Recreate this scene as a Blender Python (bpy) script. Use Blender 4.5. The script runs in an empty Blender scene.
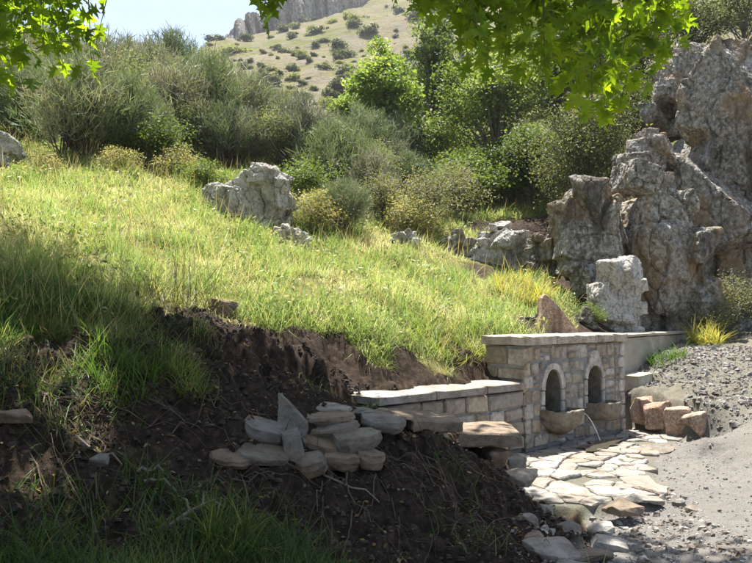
import bpy, bmesh, math, random
import numpy as np
from mathutils import Vector

# ------------------------------------------------------------------ camera, sky, sun, exposure
SC = bpy.context.scene
COL = SC.collection
FPX, EYE, HOR = 722.0, 1.85, 318.0            # focal length in photo pixels, eye height, horizon row
PITCH = math.atan((HOR - 281.5) / FPX)
cam_d = bpy.data.cameras.new('camera')
cam_d.sensor_width = 36.0
cam_d.lens = FPX / 752.0 * 36.0
cam_d.clip_start = 0.05
cam_d.clip_end = 6000.0
cam = bpy.data.objects.new('camera', cam_d)
COL.objects.link(cam)
cam.location = (0, 0, EYE)
cam.rotation_euler = (math.pi / 2 + PITCH, 0, 0)
SC.camera = cam

SUN = Vector((-0.06, 0.30, 0.95)).normalized()
sun_el = math.asin(SUN.z)
sun_az = math.atan2(SUN.x, SUN.y)             # from +Y towards +X
world = bpy.data.worlds.new('World')
SC.world = world
world.use_nodes = True
wn = world.node_tree
sky = wn.nodes.new('ShaderNodeTexSky')
sky.sky_type = 'NISHITA'
sky.sun_disc = False
sky.sun_elevation = sun_el
sky.sun_rotation = sun_az
sky.air_density = 1.0
sky.dust_density = 2.0
sky.ozone_density = 1.0
wn.links.new(sky.outputs[0], wn.nodes['Background'].inputs[0])
wn.nodes['Background'].inputs[1].default_value = 0.075

sl = bpy.data.lights.new('sun', 'SUN')
sl.energy = 5.0
sl.angle = math.radians(0.5)
sl.color = (1.0, 0.965, 0.90)
so = bpy.data.objects.new('sun', sl)
COL.objects.link(so)
so.rotation_euler = (-SUN).to_track_quat('-Z', 'Y').to_euler()
so.location = (0, 0, 30)

vs = SC.view_settings
vs.view_transform = 'Standard'
vs.look = 'None'
vs.gamma = 1.0
vs.use_curve_mapping = False
vs.exposure = 1.65
SC.render.engine = 'CYCLES'
SC.cycles.max_bounces = 8
SC.cycles.transparent_max_bounces = 4
SC.cycles.use_denoising = True

# ------------------------------------------------------------------ helpers
rng = np.random.default_rng(11)
random.seed(5)
CP, SP = math.cos(PITCH), math.sin(PITCH)


def P(u, v, d):
    """the point of the place that lies at distance d ahead on the sight line of a photo pixel"""
    a = (u - 376.0) / FPX
    b = (281.5 - v) / FPX
    y = CP - b * SP
    z = SP + b * CP
    t = d / y
    return np.array((a * t, d, EYE + z * t))


def hsh(ix, iy, iz, seed):
    h = (ix.astype(np.int64) * 374761393 + iy.astype(np.int64) * 668265263 + iz.astype(np.int64) * 2147483647 + seed * 974634777) & 0xFFFFFFFF
    h = ((h ^ (h >> 13)) * 1274126177) & 0xFFFFFFFF
    h = ((h ^ (h >> 16)) * 2246822519) & 0xFFFFFFFF
    h = h ^ (h >> 15)
    return (h & 0xFFFFFF).astype(np.float64) / 0xFFFFFF


def vnoise(p, seed=0):
    i = np.floor(p)
    f = p - i
    f = f * f * (3 - 2 * f)
    ix, iy, iz = i[:, 0].astype(np.int64), i[:, 1].astype(np.int64), i[:, 2].astype(np.int64)
    r = 0
    for a in (0, 1):
        wx = f[:, 0] if a else 1 - f[:, 0]
        for b in (0, 1):
            wy = f[:, 1] if b else 1 - f[:, 1]
            for c in (0, 1):
                wz = f[:, 2] if c else 1 - f[:, 2]
                r = r + wx * wy * wz * hsh(ix + a, iy + b, iz + c, seed)
    return r * 2 - 1


def fbm(p, octv=4, seed=0, gain=0.5, ridged=False):
    r = np.zeros(len(p))
    a = 1.0
    q = p.copy()
    for o in range(octv):
        n = vnoise(q, seed + o * 17)
        if ridged:
            n = 1 - 2 * np.abs(n)
        r += a * n
        a *= gain
        q = q * 2.03 + 11.3
    return r


def worley(p, seed=0):
    """nearest cell: distances F1, F2, offset to the cell point and three random numbers of the cell"""
    i = np.floor(p).astype(np.int64)
    N = len(p)
    f1 = np.full(N, 9.0)
    f2 = np.full(N, 9.0)
    off = np.zeros((N, 3))
    rid = np.zeros((N, 3), dtype=np.int64)
    for a in (-1, 0, 1):
        for b in (-1, 0, 1):
            for c in (-1, 0, 1):
                cx, cy, cz = i[:, 0] + a, i[:, 1] + b, i[:, 2] + c
                q = np.stack([cx + hsh(cx, cy, cz, seed + 1), cy + hsh(cx, cy, cz, seed + 2), cz + hsh(cx, cy, cz, seed + 3)], 1)
                dv = p - q
                dd = np.sqrt((dv * dv).sum(1))
                m = dd < f1
                f2 = np.where(m, f1, np.minimum(f2, dd))
                f1 = np.where(m, dd, f1)
                off[m] = dv[m]
                rid[m, 0] = cx[m]
                rid[m, 1] = cy[m]
                rid[m, 2] = cz[m]
    r3 = np.stack([hsh(rid[:, 0], rid[:, 1], rid[:, 2], seed + k) * 2 - 1 for k in (5, 6, 7, 8)], 1)
    return f1, f2, off, r3


def sstep(a, b, x):
    t = np.clip((x - a) / (b - a), 0, 1)
    return t * t * (3 - 2 * t)


def link(o, parent=None):
    COL.objects.link(o)
    if parent is not None:
        o.parent = parent
    return o


def tag(o, label=None, cat=None, group=None, kind=None):
    if label:
        o['label'] = label
    if cat:
        o['category'] = cat
    if group:
        o['group'] = group
    if kind:
        o['kind'] = kind
    return o


def np_mesh(name, V, F, mat=None, col=None, smooth=False, extra=None):
    """V (n,3); F (m,k) one polygon size or a list of such arrays; col (n,3) per-vertex colour"""
    me = bpy.data.meshes.new(name)
    V = np.asarray(V, dtype=np.float32)
    Fs = F if isinstance(F, list) else [F]
    Fs = [np.asarray(f, dtype=np.int32) for f in Fs if len(f)]
    me.vertices.add(len(V))
    me.vertices.foreach_set('co', V.ravel())
    li = np.concatenate([f.ravel() for f in Fs])
    tot = np.concatenate([np.full(len(f), f.shape[1], dtype=np.int32) for f in Fs])
    st = np.concatenate([[0], np.cumsum(tot)[:-1]]).astype(np.int32)
    me.loops.add(len(li))
    me.loops.foreach_set('vertex_index', li)
    me.polygons.add(len(tot))
    me.polygons.foreach_set('loop_start', st)
    me.polygons.foreach_set('use_smooth', np.full(len(tot), smooth, dtype=bool))
    me.update(calc_edges=True)
    if col is not None:
        at = me.attributes.new('col', 'FLOAT_COLOR', 'POINT')
        c4 = np.ones((len(V), 4), dtype=np.float32)
        c4[:, :3] = col
        at.data.foreach_set('color', c4.ravel())
    if mat:
        me.materials.append(mat)
    return me


def obj(name, me, parent=None):
    return link(bpy.data.objects.new(name, me), parent)


def empty(name, loc=(0, 0, 0), rz=0):
    o = bpy.data.objects.new(name, None)
    o.empty_display_size = 0.2
    link(o)
    o.location = loc
    o.rotation_euler = (0, 0, rz)
    return o


def bm_mesh(name, bm, mat=None, smooth=False):
    me = bpy.data.meshes.new(name)
    bm.to_mesh(me)
    bm.free()
    if mat:
        me.materials.append(mat)
    if smooth:
        me.polygons.foreach_set('use_smooth', np.full(len(me.polygons), True))
    return me


def tube(pts, rad, seg=6):
    """tapered tube along a polyline -> V, F(quads)"""
    pts = np.asarray(pts, float)
    n = len(pts)
    rad = np.broadcast_to(np.asarray(rad, float), (n,))
    tan = np.gradient(pts, axis=0)
    tan /= np.linalg.norm(tan, axis=1)[:, None] + 1e-9
    ref = np.array((0.31, 0.22, 0.92))
    a = np.cross(tan, ref)
    a /= np.linalg.norm(a, axis=1)[:, None] + 1e-9
    b = np.cross(tan, a)
    th = np.linspace(0, 2 * np.pi, seg, endpoint=False)
    V = pts[:, None, :] + rad[:, None, None] * (np.cos(th)[None, :, None] * a[:, None, :] + np.sin(th)[None, :, None] * b[:, None, :])
    V = V.reshape(-1, 3)
    i = np.arange(n - 1)[:, None] * seg
    j = np.arange(seg)[None, :]
    k = (j + 1) % seg
    F = np.stack([i + j, i + k, i + seg + k, i + seg + j], -1).reshape(-1, 4)
    return V, F


class Join:
    def __init__(self):
        self.V, self.F, self.C, self.n = [], {}, [], 0

    def add(self, V, F, c=None):
        V = np.asarray(V, float)
        F = np.asarray(F)
        self.F.setdefault(F.shape[1], []).append(F + self.n)
        self.V.append(V)
        if c is not None:
            self.C.append(np.broadcast_to(np.asarray(c, float), (len(V), 3)))
        self.n += len(V)

    def mesh(self, name, mat, smooth=False):
        return np_mesh(name, np.concatenate(self.V), [np.concatenate(f) for f in self.F.values()], mat,
                       np.concatenate(self.C) if self.C else None, smooth)


# ------------------------------------------------------------------ materials
def newmat(name):
    m = bpy.data.materials.new(name)
    m.use_nodes = True
    nt = m.node_tree
    b = nt.nodes['Principled BSDF']
    return m, nt, b


def nd(nt, typ, **kw):
    n = nt.nodes.new(typ)
    for k, v in kw.items():
        setattr(n, k, v)
    return n


def noise(nt, vec, scale, detail=6, rough=0.6, dist=0.0):
    n = nd(nt, 'ShaderNodeTexNoise')
    n.inputs['Scale'].default_value = scale
    n.inputs['Detail'].default_value = detail
    n.inputs['Roughness'].default_value = rough
    n.inputs['Distortion'].default_value = dist
    nt.links.new(vec, n.inputs['Vector'])
    return n.outputs['Fac']


def ramp(nt, fac, stops):
    r = nd(nt, 'ShaderNodeValToRGB')
    el = r.color_ramp.elements
    while len(el) < len(stops):
        el.new(0.5)
    for e, (p, c) in zip(el, stops):
        e.position = p
        e.color = (*c, 1) if len(c) == 3 else c
    nt.links.new(fac, r.inputs[0])
    return r.outputs[0]


def mix(nt, fac, a, b, mode='MIX'):
    m = nd(nt, 'ShaderNodeMix', data_type='RGBA', blend_type=mode)
    for sock, val in ((m.inputs[0], fac), (m.inputs[6], a), (m.inputs[7], b)):
        if hasattr(val, 'links'):
            nt.links.new(val, sock)
        elif isinstance(val, (int, float)):
            sock.default_value = val
        else:
            sock.default_value = (*val, 1)
    return m.outputs[2]


def bump(nt, b, hgt, strength=0.5, dist=0.02, prev=None):
    n = nd(nt, 'ShaderNodeBump')
    n.inputs['Strength'].default_value = strength
    n.inputs['Distance'].default_value = dist
    nt.links.new(hgt, n.inputs['Height'])
    if prev:
        nt.links.new(prev, n.inputs['Normal'])
    if b:
        nt.links.new(n.outputs[0], b.inputs['Normal'])
    return n.outputs[0]


def world_pos(nt):
    return nd(nt, 'ShaderNodeNewGeometry').outputs['Position']


def obj_rand(nt):
    return nd(nt, 'ShaderNodeObjectInfo').outputs['Random']


BW = [(0.0, (0, 0, 0)), (1.0, (1, 1, 1))]


def rock_mat(name, base, light, dark, stain, stain_amt=0.35, scale=1.0, lichen=(0.42, 0.41, 0.37)):
    m, nt, b = newmat(name)
    p = world_pos(nt)
    n1 = noise(nt, p, 1.6 * scale, 8, 0.68)
    n2 = noise(nt, p, 7.0 * scale, 8, 0.62)
    n3 = noise(nt, p, 0.75 * scale, 4, 0.6)
    c = ramp(nt, n1, [(0.30, dark), (0.47, base), (0.66, light)])
    c2 = ramp(nt, n2, [(0.32, dark), (0.5, base), (0.62, lichen)])
    n4 = noise(nt, p, 11.0 * scale, 6, 0.72)
    c = mix(nt, 0.55, c, c2)
    c = mix(nt, ramp(nt, n4, [(0.54, (0, 0, 0)), (0.60, (0.85,) * 3)]), c, lichen)
    c = mix(nt, ramp(nt, n4, [(0.38, (0.8,) * 3), (0.45, (0, 0, 0))]), c, dark)
    st = ramp(nt, n3, [(0.5, (0, 0, 0)), (0.68, (stain_amt,) * 3)])
    c = mix(nt, st, c, stain)
    v = nd(nt, 'ShaderNodeTexVoronoi', feature='DISTANCE_TO_EDGE')
    v.inputs['Scale'].default_value = 2.6 * scale
    wv = nd(nt, 'ShaderNodeVectorMath', operation='MULTIPLY_ADD')
    nt.links.new(p, wv.inputs[0])
    wv.inputs[1].default_value = (1, 1, 0.55)
    nn = nd(nt, 'ShaderNodeTexNoise')
    nn.inputs['Scale'].default_value = 3.0 * scale
    nn.inputs['Detail'].default_value = 5
    nt.links.new(p, nn.inputs['Vector'])
    nt.links.new(nn.outputs['Color'], wv.inputs[2])
    nt.links.new(wv.outputs[0], v.inputs['Vector'])
    crack = ramp(nt, v.outputs['Distance'], [(0.0, (0, 0, 0)), (0.07, (1, 1, 1))])
    sv = nd(nt, 'ShaderNodeVectorMath', operation='MULTIPLY')
    nt.links.new(p, sv.inputs[0])
    sv.inputs[1].default_value = (1.6 * scale, 1.6 * scale, .28 * scale)
    n5 = noise(nt, sv.outputs[0], 1.0, 5, 0.6, 0.5)           # run-off streaks
    c = mix(nt, ramp(nt, n5, [(0.36, (0.75,) * 3), (0.48, (0, 0, 0))]), c, dark)
    c = mix(nt, ramp(nt, n5, [(0.57, (0, 0, 0)), (0.70, (stain_amt * .9,) * 3)]), c, stain)
    c = mix(nt, 0.16, c, crack, 'MULTIPLY')
    nt.links.new(c, b.inputs['Base Color'])
    b.inputs['Roughness'].default_value = 0.95
    b.inputs['Specular IOR Level'].default_value = 0.15
    h = mix(nt, 0.5, n1, n2, 'ADD')
    x = bump(nt, None, h, 0.6, 0.035 / scale)
    x = bump(nt, None, crack, 0.4, 0.03 / scale, x)
    fine = noise(nt, p, 34.0 * scale, 6, 0.75)
    bump(nt, b, fine, 0.7, 0.02 / scale, x)
    return m


M = {}
M['rock'] = rock_mat('limestone', (0.21, 0.193, 0.162), (0.34, 0.322, 0.283), (0.05, 0.043, 0.034), (0.25, 0.165, 0.085), 0.85, 1.0, (0.46, 0.445, 0.40))
M['rock_pale'] = rock_mat('pale_limestone', (0.44, 0.42, 0.385), (0.62, 0.60, 0.565), (0.13, 0.12, 0.105), (0.3, 0.2, 0.11), 0.3, 1.7, (0.5, 0.48, 0.44))
M['rock_orange'] = rock_mat('rusty_limestone', (0.34, 0.225, 0.155), (0.48, 0.37, 0.285), (0.13, 0.08, 0.055), (0.40, 0.215, 0.13), 0.6, 3.0, (0.54, 0.46, 0.39))
M['rock_far'] = rock_mat('far_cliff_rock', (0.21, 0.195, 0.185), (0.34, 0.32, 0.30), (0.08, 0.075, 0.072), (0.26, 0.18, 0.12), 0.4, 0.09)


def stone_mat(name, cols, scale=9.0, dirt=.55):
    """cut or broken stone: every piece takes its own tone"""
    m, nt, b = newmat(name)
    p = world_pos(nt)
    r = obj_rand(nt)
    k = len(cols)
    base = ramp(nt, r, [((i + 0.5) / k, c) for i, c in enumerate(cols)])
    n1 = noise(nt, p, scale, 7, 0.65)
    c = mix(nt, ramp(nt, n1, [(0.35, (0.55,) * 3), (0.65, (1.12,) * 3)]), (0, 0, 0), base)
    mm = nd(nt, 'ShaderNodeMix', data_type='RGBA', blend_type='MULTIPLY')
    mm.inputs[0].default_value = 1.0
    nt.links.new(base, mm.inputs[6])
    nt.links.new(ramp(nt, n1, [(0.28, (0.45, 0.42, 0.38)), (0.5, (0.92, 0.9, 0.88)), (0.7, (1.15, 1.15, 1.15))]), mm.inputs[7])
    c = mm.outputs[2]
    n2 = noise(nt, p, scale * 0.35, 5, 0.6, 0.6)
    c = mix(nt, ramp(nt, n2, [(0.50, (0, 0, 0)), (0.68, (dirt,) * 3)]), c, (0.17, 0.115, 0.07))
    n6 = noise(nt, p, scale * 1.4, 6, 0.7, 1.0)
    c = mix(nt, ramp(nt, n6, [(0.56, (0, 0, 0)), (0.64, (dirt * .9,) * 3)]), c, (0.11, 0.095, 0.075))
    n3 = noise(nt, p, scale * 5, 5, 0.7)
    c = mix(nt, ramp(nt, n3, [(0.6, (0, 0, 0)), (0.7, (0.35,) * 3)]), c, (0.09, 0.085, 0.07))
    nt.links.new(c, b.inputs['Base Color'])
    b.inputs['Roughness'].default_value = 0.92
    b.inputs['Specular IOR Level'].default_value = 0.2
    x = bump(nt, None, n1, 1.0, 0.03)
    x = bump(nt, None, n6, 0.8, 0.015, x)
    bump(nt, b, n3, 0.7, 0.006, x)
    return m


M['ashlar'] = stone_mat('ashlar_stone', [(0.30, 0.26, 0.20), (0.44, 0.40, 0.33), (0.25, 0.225, 0.19), (0.52, 0.48, 0.42), (0.33, 0.30, 0.26), (0.42, 0.34, 0.23), (0.56, 0.53, 0.48), (0.28, 0.235, 0.175)])
M['cap'] = stone_mat('cap_stone', [(0.42, 0.37, 0.29), (0.48, 0.43, 0.36), (0.44, 0.39, 0.32)], 7)
M['arch'] = stone_mat('arch_stone', [(0.52, 0.49, 0.44), (0.60, 0.57, 0.53), (0.47, 0.44, 0.38)], 10)
M['flag'] = stone_mat('flagstone', [(0.27, 0.25, 0.222), (0.335, 0.315, 0.285), (0.245, 0.215, 0.178), (0.365, 0.348, 0.318), (0.295, 0.255, 0.21)], 6)
M['slab'] = stone_mat('loose_slab', [(0.20, 0.187, 0.166), (0.26, 0.243, 0.215), (0.20, 0.172, 0.14), (0.18, 0.172, 0.157), (0.29, 0.262, 0.225)], 8, .9)
M['brown_slab'] = stone_mat('brown_slab', [(0.21, 0.155, 0.112), (0.25, 0.195, 0.148), (0.20, 0.16, 0.12)], 8, .9)
M['basin'] = stone_mat('mossy_basin', [(0.20, 0.18, 0.135), (0.25, 0.225, 0.175)], 12, .95)


def simple(name, c1, c2, scale, rough=0.95, bs=0.5, bd=0.02, detail=7):
    m, nt, b = newmat(name)
    p = world_pos(nt)
    n = noise(nt, p, scale, detail, 0.68)
    nt.links.new(ramp(nt, n, [(0.3, c1), (0.7, c2)]), b.inputs['Base Color'])
    b.inputs['Roughness'].default_value = rough
    b.inputs['Specular IOR Level'].default_value = 0.15
    n2 = noise(nt, p, scale * 4, 5, 0.7)
    x = bump(nt, None, n, bs, bd)
    bump(nt, b, n2, bs, bd * 0.4, x)
    return m


M['mortar'] = simple('mortar', (0.17, 0.165, 0.155), (0.30, 0.29, 0.275), 14)
M['niche'] = simple('niche_plaster', (0.10, 0.085, 0.068), (0.27, 0.235, 0.19), 9)
M['concrete'] = simple('weathered_concrete', (0.25, 0.22, 0.165), (0.42, 0.385, 0.31), 3.2, bs=0.4)
M['bark'] = simple('bark', (0.06, 0.05, 0.038), (0.20, 0.175, 0.14), 9)
M['twig'] = simple('twig_bark', (0.05, 0.04, 0.028), (0.14, 0.11, 0.075), 30)
M['dead'] = simple('dead_wood', (0.15, 0.12, 0.09), (0.32, 0.275, 0.22), 25)
M['root'] = simple('root_bark', (0.07, 0.05, 0.035), (0.19, 0.145, 0.10), 25)


def leaf_mat(name, trans=0.45, sat=1.0, rough=0.55, var=0.25, tcol=(1.25, 1.15, 0.45)):
    """leaf: vertex colour times a per-object tone, part of the light passes through"""
    m, nt, b = newmat(name)
    at = nd(nt, 'ShaderNodeAttribute', attribute_name='col')
    r = obj_rand(nt)
    tone = ramp(nt, r, [(0.0, (1 - var, 1 - var * 0.8, 1 - var * 0.6)), (1.0, (1 + var, 1 + var * 0.8, 1 + var * 0.3))])
    c = mix(nt, 1.0, at.outputs['Color'], tone, 'MULTIPLY')
    nt.links.new(c, b.inputs['Base Color'])
    b.inputs['Roughness'].default_value = rough
    b.inputs['Specular IOR Level'].default_value = 0.25
    t = nd(nt, 'ShaderNodeBsdfTranslucent')
    nt.links.new(mix(nt, 1.0, c, tcol, 'MULTIPLY'), t.inputs['Color'])
    ms = nd(nt, 'ShaderNodeMixShader')
    ms.inputs[0].default_value = trans
    nt.links.new(b.outputs[0], ms.inputs[1])
    nt.links.new(t.outputs[0], ms.inputs[2])
    nt.links.new(ms.outputs[0], nt.nodes['Material Output'].inputs['Surface'])
    return m


M['plane_leaf'] = leaf_mat('plane_leaf', 0.66, var=0.4, tcol=(3.3, 2.7, 0.6))
M['tree_leaf'] = leaf_mat('tree_leaf', 0.4, var=0.0, tcol=(1.5, 1.4, 0.6))
M['broom'] = leaf_mat('broom_stem', 0.25, var=0.18, rough=0.6, tcol=(1.2, 1.2, 0.7))
M['grass'] = leaf_mat('grass_blade', 0.42, var=0.0, rough=0.5, tcol=(1.25, 1.2, 0.8))

# ground: cover weights come with the mesh (R grass, G soil, B gravel)
m, nt, b = newmat('ground')
p = world_pos(nt)
at = nd(nt, 'ShaderNodeAttribute', attribute_name='col')
sp = nd(nt, 'ShaderNodeSeparateColor')
nt.links.new(at.outputs['Color'], sp.inputs[0])
ng = noise(nt, p, 1.3, 6, 0.65)
ns = noise(nt, p, 11.0, 8, 0.72)
nf = noise(nt, p, 60.0, 5, 0.75)
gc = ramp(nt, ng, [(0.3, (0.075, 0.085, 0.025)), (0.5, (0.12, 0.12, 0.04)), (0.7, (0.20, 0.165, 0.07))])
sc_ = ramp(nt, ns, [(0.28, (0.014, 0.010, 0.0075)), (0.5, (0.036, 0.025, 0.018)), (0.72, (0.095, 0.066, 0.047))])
rc = ramp(nt, ns, [(0.25, (0.093, 0.087, 0.078)), (0.5, (0.137, 0.128, 0.114)), (0.75, (0.186, 0.174, 0.157))])
rc = mix(nt, ramp(nt, nf, [(0.42, (0, 0, 0)), (0.75, (0.5,) * 3)]), rc, (0.25, 0.24, 0.225))
nsp = noise(nt, p, 150.0, 3, 0.6)
rc = mix(nt, ramp(nt, nsp, [(0.36, (0.75,) * 3), (0.46, (0, 0, 0))]), rc, (0.07, 0.066, 0.06))
rc = mix(nt, ramp(nt, nsp, [(0.58, (0, 0, 0)), (0.68, (0.7,) * 3)]), rc, (0.44, 0.42, 0.39))
rc = mix(nt, ramp(nt, ng, [(0.5, (0, 0, 0)), (0.62, (0.5,) * 3)]), rc, (0.175, 0.155, 0.13))
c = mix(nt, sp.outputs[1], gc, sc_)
c = mix(nt, sp.outputs[2], c, rc)
nt.links.new(c, b.inputs['Base Color'])
b.inputs['Roughness'].default_value = 0.97
b.inputs['Specular IOR Level'].default_value = 0.1
x = bump(nt, None, ns, 0.8, 0.035)
bump(nt, b, nf, 0.7, 0.012, x)
M['ground'] = m

m, nt, b = newmat('far_hillside')
p = world_pos(nt)
n1 = noise(nt, p, 0.035, 6, 0.65, 0.5)
n2 = noise(nt, p, 0.25, 7, 0.7)
n3 = noise(nt, p, 1.1, 5, 0.7)
c = ramp(nt, n1, [(0.38, (0.115, 0.125, 0.032)), (0.48, (0.145, 0.13, 0.055)), (0.58, (0.17, 0.14, 0.085))])
c = mix(nt, ramp(nt, n2, [(0.48, (0, 0, 0)), (0.60, (0.85,) * 3)]), c, (0.165, 0.145, 0.12))
c = mix(nt, ramp(nt, n3, [(0.50, (0, 0, 0)), (0.64, (0.8,) * 3)]), c, (0.075, 0.085, 0.035))
nt.links.new(c, b.inputs['Base Color'])
b.inputs['Roughness'].default_value = 1.0
b.inputs['Specular IOR Level'].default_value = 0.05
bump(nt, b, n2, 1.0, 1.0)
M['hill'] = m

m, nt, b = newmat('water')
b.inputs['Base Color'].default_value = (0.95, 0.97, 1, 1)
b.inputs['Roughness'].default_value = 0.08
b.inputs['IOR'].default_value = 1.33
b.inputs['Transmission Weight'].default_value = 0.75
M['water'] = m

m, nt, b = newmat('wet_pool')
b.inputs['Base Color'].default_value = (0.07, 0.06, 0.045, 1)
b.inputs['Roughness'].default_value = 0.06
M['pool'] = m

# ------------------------------------------------------------------ terrain
C0 = np.array((2.10, 10.20))                  # left front foot of the fountain
TD = np.array((0.732, 0.681))                 # along its front
TD /= np.linalg.norm(TD)
ND = np.array((TD[1], -TD[0]))                # out of its front
FROT = math.atan2(TD[1], TD[0])


def sn(x, y):
    rx, ry = x - C0[0], y - C0[1]
    return rx * TD[0] + ry * TD[1], rx * ND[0] + ry * ND[1]


def xy(s, n):
    return C0[0] + s * TD[0] + n * ND[0], C0[1] + s * TD[1] + n * ND[1]


G, S_, R_ = (1, 0, 0), (0, 1, 0), (0, 0, 1)
GS, RS = (.5, .5, 0), (0, .4, .6)
front = []   # x, y, z, cover


def fp(u, v, d, c):
    q = P(u, v, d)
    front.append((q[0], q[1], q[2], c))


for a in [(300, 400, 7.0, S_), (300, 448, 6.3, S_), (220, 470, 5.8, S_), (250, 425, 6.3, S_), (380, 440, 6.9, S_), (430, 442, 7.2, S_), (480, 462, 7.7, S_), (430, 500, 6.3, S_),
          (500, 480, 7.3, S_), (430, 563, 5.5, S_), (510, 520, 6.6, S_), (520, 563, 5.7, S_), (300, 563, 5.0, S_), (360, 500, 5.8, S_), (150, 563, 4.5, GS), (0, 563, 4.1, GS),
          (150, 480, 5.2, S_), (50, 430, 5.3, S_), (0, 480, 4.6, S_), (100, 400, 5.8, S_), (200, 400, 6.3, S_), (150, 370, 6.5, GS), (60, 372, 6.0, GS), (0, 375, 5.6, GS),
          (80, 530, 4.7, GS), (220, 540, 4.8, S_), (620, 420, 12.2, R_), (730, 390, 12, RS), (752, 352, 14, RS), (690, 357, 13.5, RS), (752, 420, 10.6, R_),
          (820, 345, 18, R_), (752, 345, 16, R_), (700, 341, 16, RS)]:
    fp(*a)
for a in [(0, 2.4, .12, S_), (0, 0, .2, RS), (-1.5, 2.5, .4, GS), (-3, 2, .7, G), (-6, 2, 1.6, G), (-7, 5, 2.0, G), (-4.6, 4.2, 1.0, GS), (2, 0, .15, R_), (4, 0, .2, R_), (9, 0, .5, R_), (0, -8, .3, R_), (-8, -8, 2, G),
          (10, -8, .5, R_), (1.6, 3.5, .05, R_), (3.2, 4, .05, R_), (1.9, 5.6, -.04, R_), (2.9, 5.6, .0, R_), (3.5, 8.0, .05, R_), (4.3, 8.3, .06, R_), (5.2, 10, .30, R_), (6.5, 9, .35, R_), (9, 11, .8, R_),
          (4.6, 10.2, .2, R_), (5.1, 11.2, .24, RS), (1.75, 7.2, -.17, S_), (2.2, 7.1, -.16, RS), (2.7, 7.2, -.12, R_), (2.9, 8.0, -.03, R_)]:
    front.append(a)
for s in (0.0, 0.9, 1.8, 2.7):
    for n in (-.6, 0.15, 0.9):
        x, y = xy(s, n)
        front.append((x, y, -.05, RS))
for s, n in ((-1.2, 1.2), (-.6, 1.6), (0, 2.1), (.8, 2.3), (1.6, 1.9), (2.5, 1.5), (-.5, .3), (3.0, .3)):
    x, y = xy(s, n)
    front.append((x, y, -.05, RS))
for s, n, z in ((-2.7, .25, .45), (-1.7, .25, .30), (-1.0, .3, .2), (-3.2, .1, .78), (-3.8, .2, .95)):
    x, y = xy(s, n)
    front.append((x, y, z, S_))

back = []


def bp(u, v, d, c):
    q = P(u, v, d)
    back.append((q[0], q[1], q[2], c))


for a in [(300, 352, 7.8, S_), (240, 352, 7.3, S_), (345, 352, 8.2, S_), (150, 338, 7.4, GS), (60, 347, 6.7, G), (0, 322, 6.8, G), (200, 345, 7.4, GS), (-120, 300, 6.5, G), (-120, 200, 12, G), (0, 250, 9.5, G), (100, 250, 10.5, G),
          (200, 290, 10, G), (300, 310, 10, G), (380, 335, 9.9, G), (420, 347, 10.4, G), (480, 335, 11.8, G), (0, 170, 17, G), (100, 170, 19, G), (200, 200, 17, G), (255, 228, 15.5, G), (300, 242, 15.5, G), (350, 280, 13, G),
          (400, 247, 17, G), (440, 252, 18, G), (500, 272, 17, GS), (540, 292, 15, G), (480, 300, 14.5, G), (560, 322, 14, GS), (600, 328, 14.5, S_), (650, 332, 16.5, S_), (720, 338, 18, S_), (800, 338, 18, S_),
          (300, 170, 24, G), (200, 140, 28, GS), (100, 122, 28, GS), (0, 112, 27, GS), (60, 98, 34, GS), (200, 112, 36, GS), (300, 132, 34, GS), (-200, 80, 30, G), (400, 200, 26, GS), (460, 192, 28, G), (420, 150, 36, GS),
          (540, 205, 26, G), (600, 150, 28, G), (700, 62, 30, GS), (752, 45, 32, GS), (650, 92, 30, GS), (850, 0, 36, G), (850, 120, 26, S_), (560, 240, 20, S_), (640, 200, 23, S_), (560, 110, 45, G), (420, 130, 45, G), (200, 112, 44, G), (0, 96, 44, G)]:
    bp(*a)
for s, n, z, c in ((-2.7, -.5, .84, S_), (-1.5, -.5, .84, S_), (-.2, -.5, .84, S_), (-2.7, -1.0, 1.28, S_), (-1.5, -1.0, 1.3, S_), (-.2, -1.1, 1.35, GS), (.5, -.9, 1.45, G), (1.5, -.9, 1.5, GS), (2.7, -.9, 1.5, S_),
                   (-3.3, -.7, 1.2, S_), (3.6, -.8, 1.42, S_), (6, -1.3, 1.4, S_), (9, -2, 1.35, S_)):
    x, y = xy(s, n)
    back.append((x, y, z, c))


def rbf(pts):
    A = np.array([(p[0], p[1]) for p in pts])
    z = np.array([p[2] for p in pts])
    r = np.linalg.norm(A[:, None] - A[None], axis=2)
    n = len(A)
    K = np.zeros((n + 3, n + 3))
    K[:n, :n] = -r + 0.02 * np.eye(n)
    K[:n, n] = 1
    K[:n, n + 1:] = A
    K[n, :n] = 1
    K[n + 1:, :n] = A.T
    w = np.linalg.solve(K, np.concatenate([z, np.zeros(3)]))
    cov = np.array([p[3] for p in pts], float)

    def ev(x, y):
        out = np.empty(len(x))
        oc = np.empty((len(x), 3))
        for i in range(0, len(x), 20000):
            q = np.stack([x[i:i + 20000], y[i:i + 20000]], 1)
            d = np.linalg.norm(q[:, None] - A[None], axis=2)
            out[i:i + 20000] = -d @ w[:n] + w[n] + q @ w[n + 1:]
            ww = 1 / (d ** 4 + 1e-4)
            oc[i:i + 20000] = (ww @ cov) / ww.sum(1)[:, None]
        return out, oc
    return ev


evF, evB = rbf(front), rbf(back)


def far_h(x, y):
    k = x / np.maximum(y, 1.0)
    pl = -20.5 + .155 * x + .521 * y
    yc = 212 + 420 * np.clip(k + .23, 0, .35)          # crest distance
    crest = -20.5 + .155 * k * yc + .521 * yc
    z = np.where(y > yc, crest - (y - yc) * .15, pl)
    z = np.where(y < 5, 3.0, z)
    return 6 + (z - 6) * sstep(-.40, -.235, k) * sstep(30, 80, y)


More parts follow.
